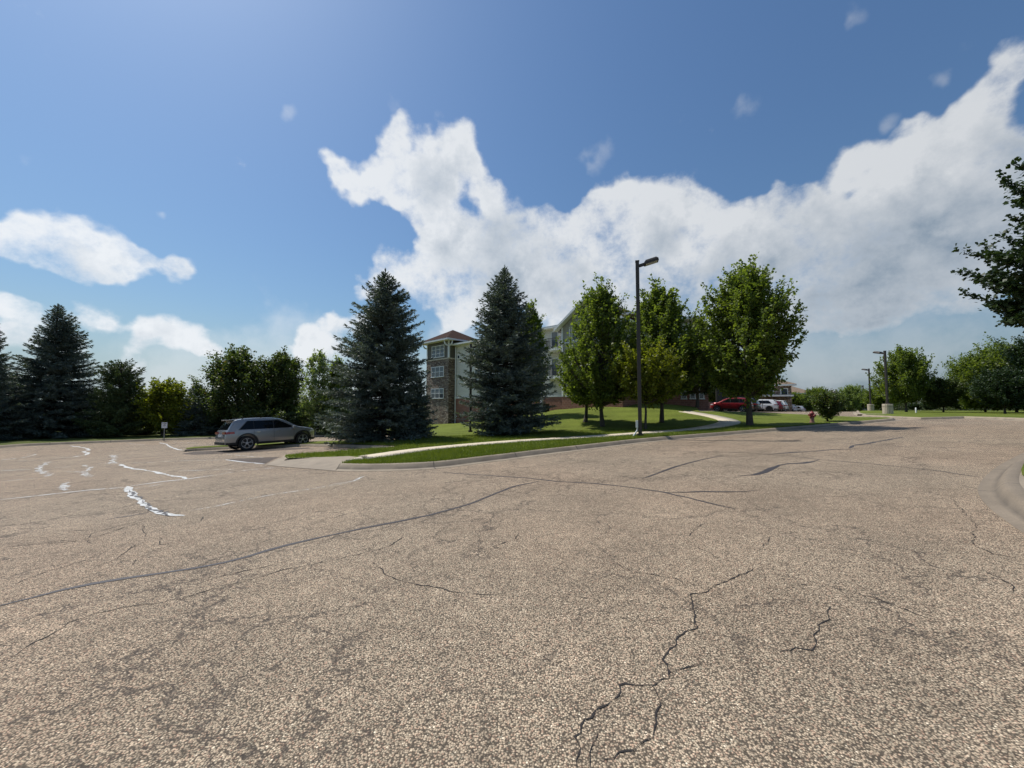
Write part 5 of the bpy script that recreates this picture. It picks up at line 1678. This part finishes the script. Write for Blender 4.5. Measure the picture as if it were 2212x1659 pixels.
clouds = [(860, 300, 60), (915, 300, 75), (975, 345, 75), (1010, 330, 50), (1060, 390, 55), (850, 400, 60), (800, 415, 42), (757, 393, 48), (725, 370, 40), (850, 365, 50), (905, 430, 70), (920, 390, 70),
          (940, 480, 80), (1000, 540, 110), (1070, 470, 80), (1080, 590, 110), (880, 600, 90), (800, 600, 55), (960, 640, 90), (1180, 480, 85), (1150, 570, 110), (1040, 660, 70),
          (1290, 480, 80), (1335, 455, 75), (1400, 440, 85), (1480, 450, 90), (1540, 500, 90), (1300, 570, 120), (1400, 560, 150), (1250, 640, 120),
          (1560, 580, 150), (1640, 480, 90), (1690, 440, 55), (1700, 560, 150), (1780, 480, 110), (1800, 600, 150), (1900, 520, 160), (1810, 340, 60), (1860, 310, 50), (1900, 380, 90),
          (1980, 330, 90), (2000, 450, 160), (2050, 300, 100), (2110, 230, 90), (2180, 180, 90), (2230, 110, 70), (2100, 380, 150), (2200, 350, 170), (2080, 560, 150), (2190, 520, 150), (1960, 250, 45),
          (1560, 680, 120), (1420, 690, 110), (1700, 680, 110), (1850, 690, 100), (2000, 640, 130), (1300, 690, 80), (2140, 760, 70), (2190, 720, 60),
          (40, 500, 85), (130, 500, 85), (200, 530, 85), (270, 560, 70), (340, 590, 60), (400, 585, 38), (60, 560, 70), (150, 575, 70), (240, 595, 50), (-40, 520, 90),
          (50, 670, 70), (150, 665, 60), (200, 695, 45), (-30, 650, 70), (270, 720, 50), (330, 725, 60), (400, 745, 55), (450, 770, 40), (30, 740, 70), (120, 760, 80), (260, 790, 60), (-60, 770, 90),
          (20, 325, 42), (-20, 305, 42), (735, 695, 34), (790, 700, 36), (660, 745, 55), (720, 760, 70), (990, 700, 50)]
faint = [(613, 238, 34), (348, 462, 20), (855, 248, 48), (1590, 235, 60), (1870, 45, 44), (1290, 350, 45), (2035, 140, 45), (1900, 250, 45), (40, 330, 50), (1900, 740, 130), (1780, 780, 110), (560, 800, 160), (300, 830, 200), (800, 830, 200), (2050, 800, 150), (1700, 740, 170), (1520, 730, 130), (1900, 700, 160), (2080, 690, 150), (620, 780, 130), (990, 720, 90)]
greys = [(1900, 600, 230), (1700, 640, 190), (1880, 700, 160), (1480, 690, 120), (2080, 600, 200), (2190, 480, 170), (1560, 640, 120), (1230, 600, 90), (980, 590, 90), (2000, 700, 150), (210, 575, 95), (110, 545, 70), (930, 400, 65),
         (1070, 520, 60), (1410, 520, 70), (1360, 640, 100), (2240, 300, 110), (60, 760, 130), (1100, 640, 90), (300, 765, 70)]
D = blobfield(clouds, d1)
f1 = n.noise(d0, 9, 9, .64); f2 = n.noise(n.vm('ADD', d0, (.0, .02, .032)), 9, 9, .64)
# clouds behind the camera: plain scattered cumulus, so other directions have a sky too
back = n.math('MULTIPLY', n.mr(n.sep(d0)[1], .25, -.1, 0, 1, True), n.mr(n.noise(d0, 2.2, 3), .5, .62, 0, .8, True))
D = n.math('MAXIMUM', D, back)
thin = n.noise(n.vm('MULTIPLY', d0, (1, 1, 1.5)), 3.4, 6, .62)
fld = n.math('ADD', n.math('MULTIPLY', D, 1.0), n.math('MULTIPLY', n.math('SUBTRACT', f1, .5), 1.75))
Hl = blobfield([(1080, 350, 60), (1225, 440, 30), (1000, 445, 34), (1590, 430, 46), (1700, 400, 60), (1560, 600, 30), (880, 505, 26), (1130, 700, 60), (1260, 395, 30), (1830, 420, 26), (830, 470, 40)], d1)
fld = n.math('SUBTRACT', fld, n.math('MULTIPLY', Hl, .55))
fld = n.math('ADD', fld, n.math('MULTIPLY', n.math('SUBTRACT', thin, .53), 1.9))
dens = n.mr(fld, .36, 1.05, 0, 1, True)
Fn = blobfield(faint, d1)
wisp = n.math('MULTIPLY', n.mr(n.math('ADD', Fn, n.math('MULTIPLY', n.math('SUBTRACT', n.noise(d0, 9, 8, .6), .5), 2.2)), .35, 1.35, 0, 1, True), .36)
dens = n.math('MAXIMUM', n.math('MULTIPLY', dens, .96), wisp)
Gf = blobfield(greys, d1)
g2 = n.noise(n.vm('ADD', d0, (.0, .04, .07)), 3.4, 5, .5)
lit = n.math('MULTIPLY', n.math('SUBTRACT', f1, f2), 2.2)        # relief lit from the sun side
shade = n.math('ADD', n.math('MULTIPLY', Gf, n.mr(n.sep(d0)[0], -.5, .6, .55, 1.0)), n.math('MULTIPLY', n.math('SUBTRACT', g2, .52), 2.3))
shade = n.math('SUBTRACT', shade, lit)
shade = n.math('MULTIPLY', n.math('MINIMUM', shade, 1.15), n.mr(fld, .55, 1.25, .15, .86), clamp=True)
shade = n.math('MULTIPLY', shade, n.mr(n.noise(d0, 12, 6, .6), .3, .7, .72, 1.12), clamp=True)
CL, CG = (.82, .85, .885), (.31, .395, .495)
ccol = n.mix(shade, CL, CG)
# clouds nearer the sun are brighter
sx_ = n.sep(d0)
side = n.mr(sx_[0], -.7, .8, 1.06, .80)
ccol = n.mix(1.0, ccol, n.comb(side, side, side), 'MULTIPLY')
bgs = n.node('ShaderNodeBackground'); nt.links.new(n.mix(1.0, sky.outputs[0], (.86, 1.0, 1.12), 'MULTIPLY'), bgs.inputs[0]); bgs.inputs[1].default_value = .0815
# pale haze low over the horizon
hz = n.math('MULTIPLY', n.mr(sx_[2], .0, .22, 1, 0, True), .62)
hzc = n.mix(n.mr(sx_[0], -.7, .8), (.42, .545, .66), (.215, .295, .41))
bgh = n.node('ShaderNodeBackground'); nt.links.new(hzc, bgh.inputs[0])
mh = n.node('ShaderNodeMixShader'); nt.links.new(hz, mh.inputs[0]); nt.links.new(bgs.outputs[0], mh.inputs[1]); nt.links.new(bgh.outputs[0], mh.inputs[2])
bgc = n.node('ShaderNodeBackground'); nt.links.new(ccol, bgc.inputs[0]); bgc.inputs[1].default_value = 1.0
mx = n.node('ShaderNodeMixShader'); up_ = n.mr(sx_[2], -.01, .01)
nt.links.new(n.math('MULTIPLY', dens, up_), mx.inputs[0])
nt.links.new(mh.outputs[0], mx.inputs[1]); nt.links.new(bgc.outputs[0], mx.inputs[2])
o = n.node('ShaderNodeOutputWorld'); nt.links.new(mx.outputs[0], o.inputs[0])
w.cycles.sampling_method = 'MANUAL'; w.cycles.sample_map_resolution = 512

sl_ = bpy.data.lights.new('sun', 'SUN'); sl_.energy = 4.5; sl_.angle = R_(.5); sl_.color = (1, .95, .87)
so = bpy.data.objects.new('sun', sl_); COL.objects.link(so)
el, az = R_(SUN_EL), R_(SUN_AZ)
sd = Vector((-math.sin(az) * math.cos(el), math.cos(az) * math.cos(el), math.sin(el)))
so.rotation_euler = sd.to_track_quat('Z', 'Y').to_euler(); so.location = sd * 100

sc.view_settings.view_transform = 'Standard'; sc.view_settings.look = 'None'
sc.view_settings.exposure = 0; sc.view_settings.gamma = 1
sc.cycles.max_bounces = 6; sc.cycles.transparent_max_bounces = 8
sc.cycles.use_denoising = False if False else True
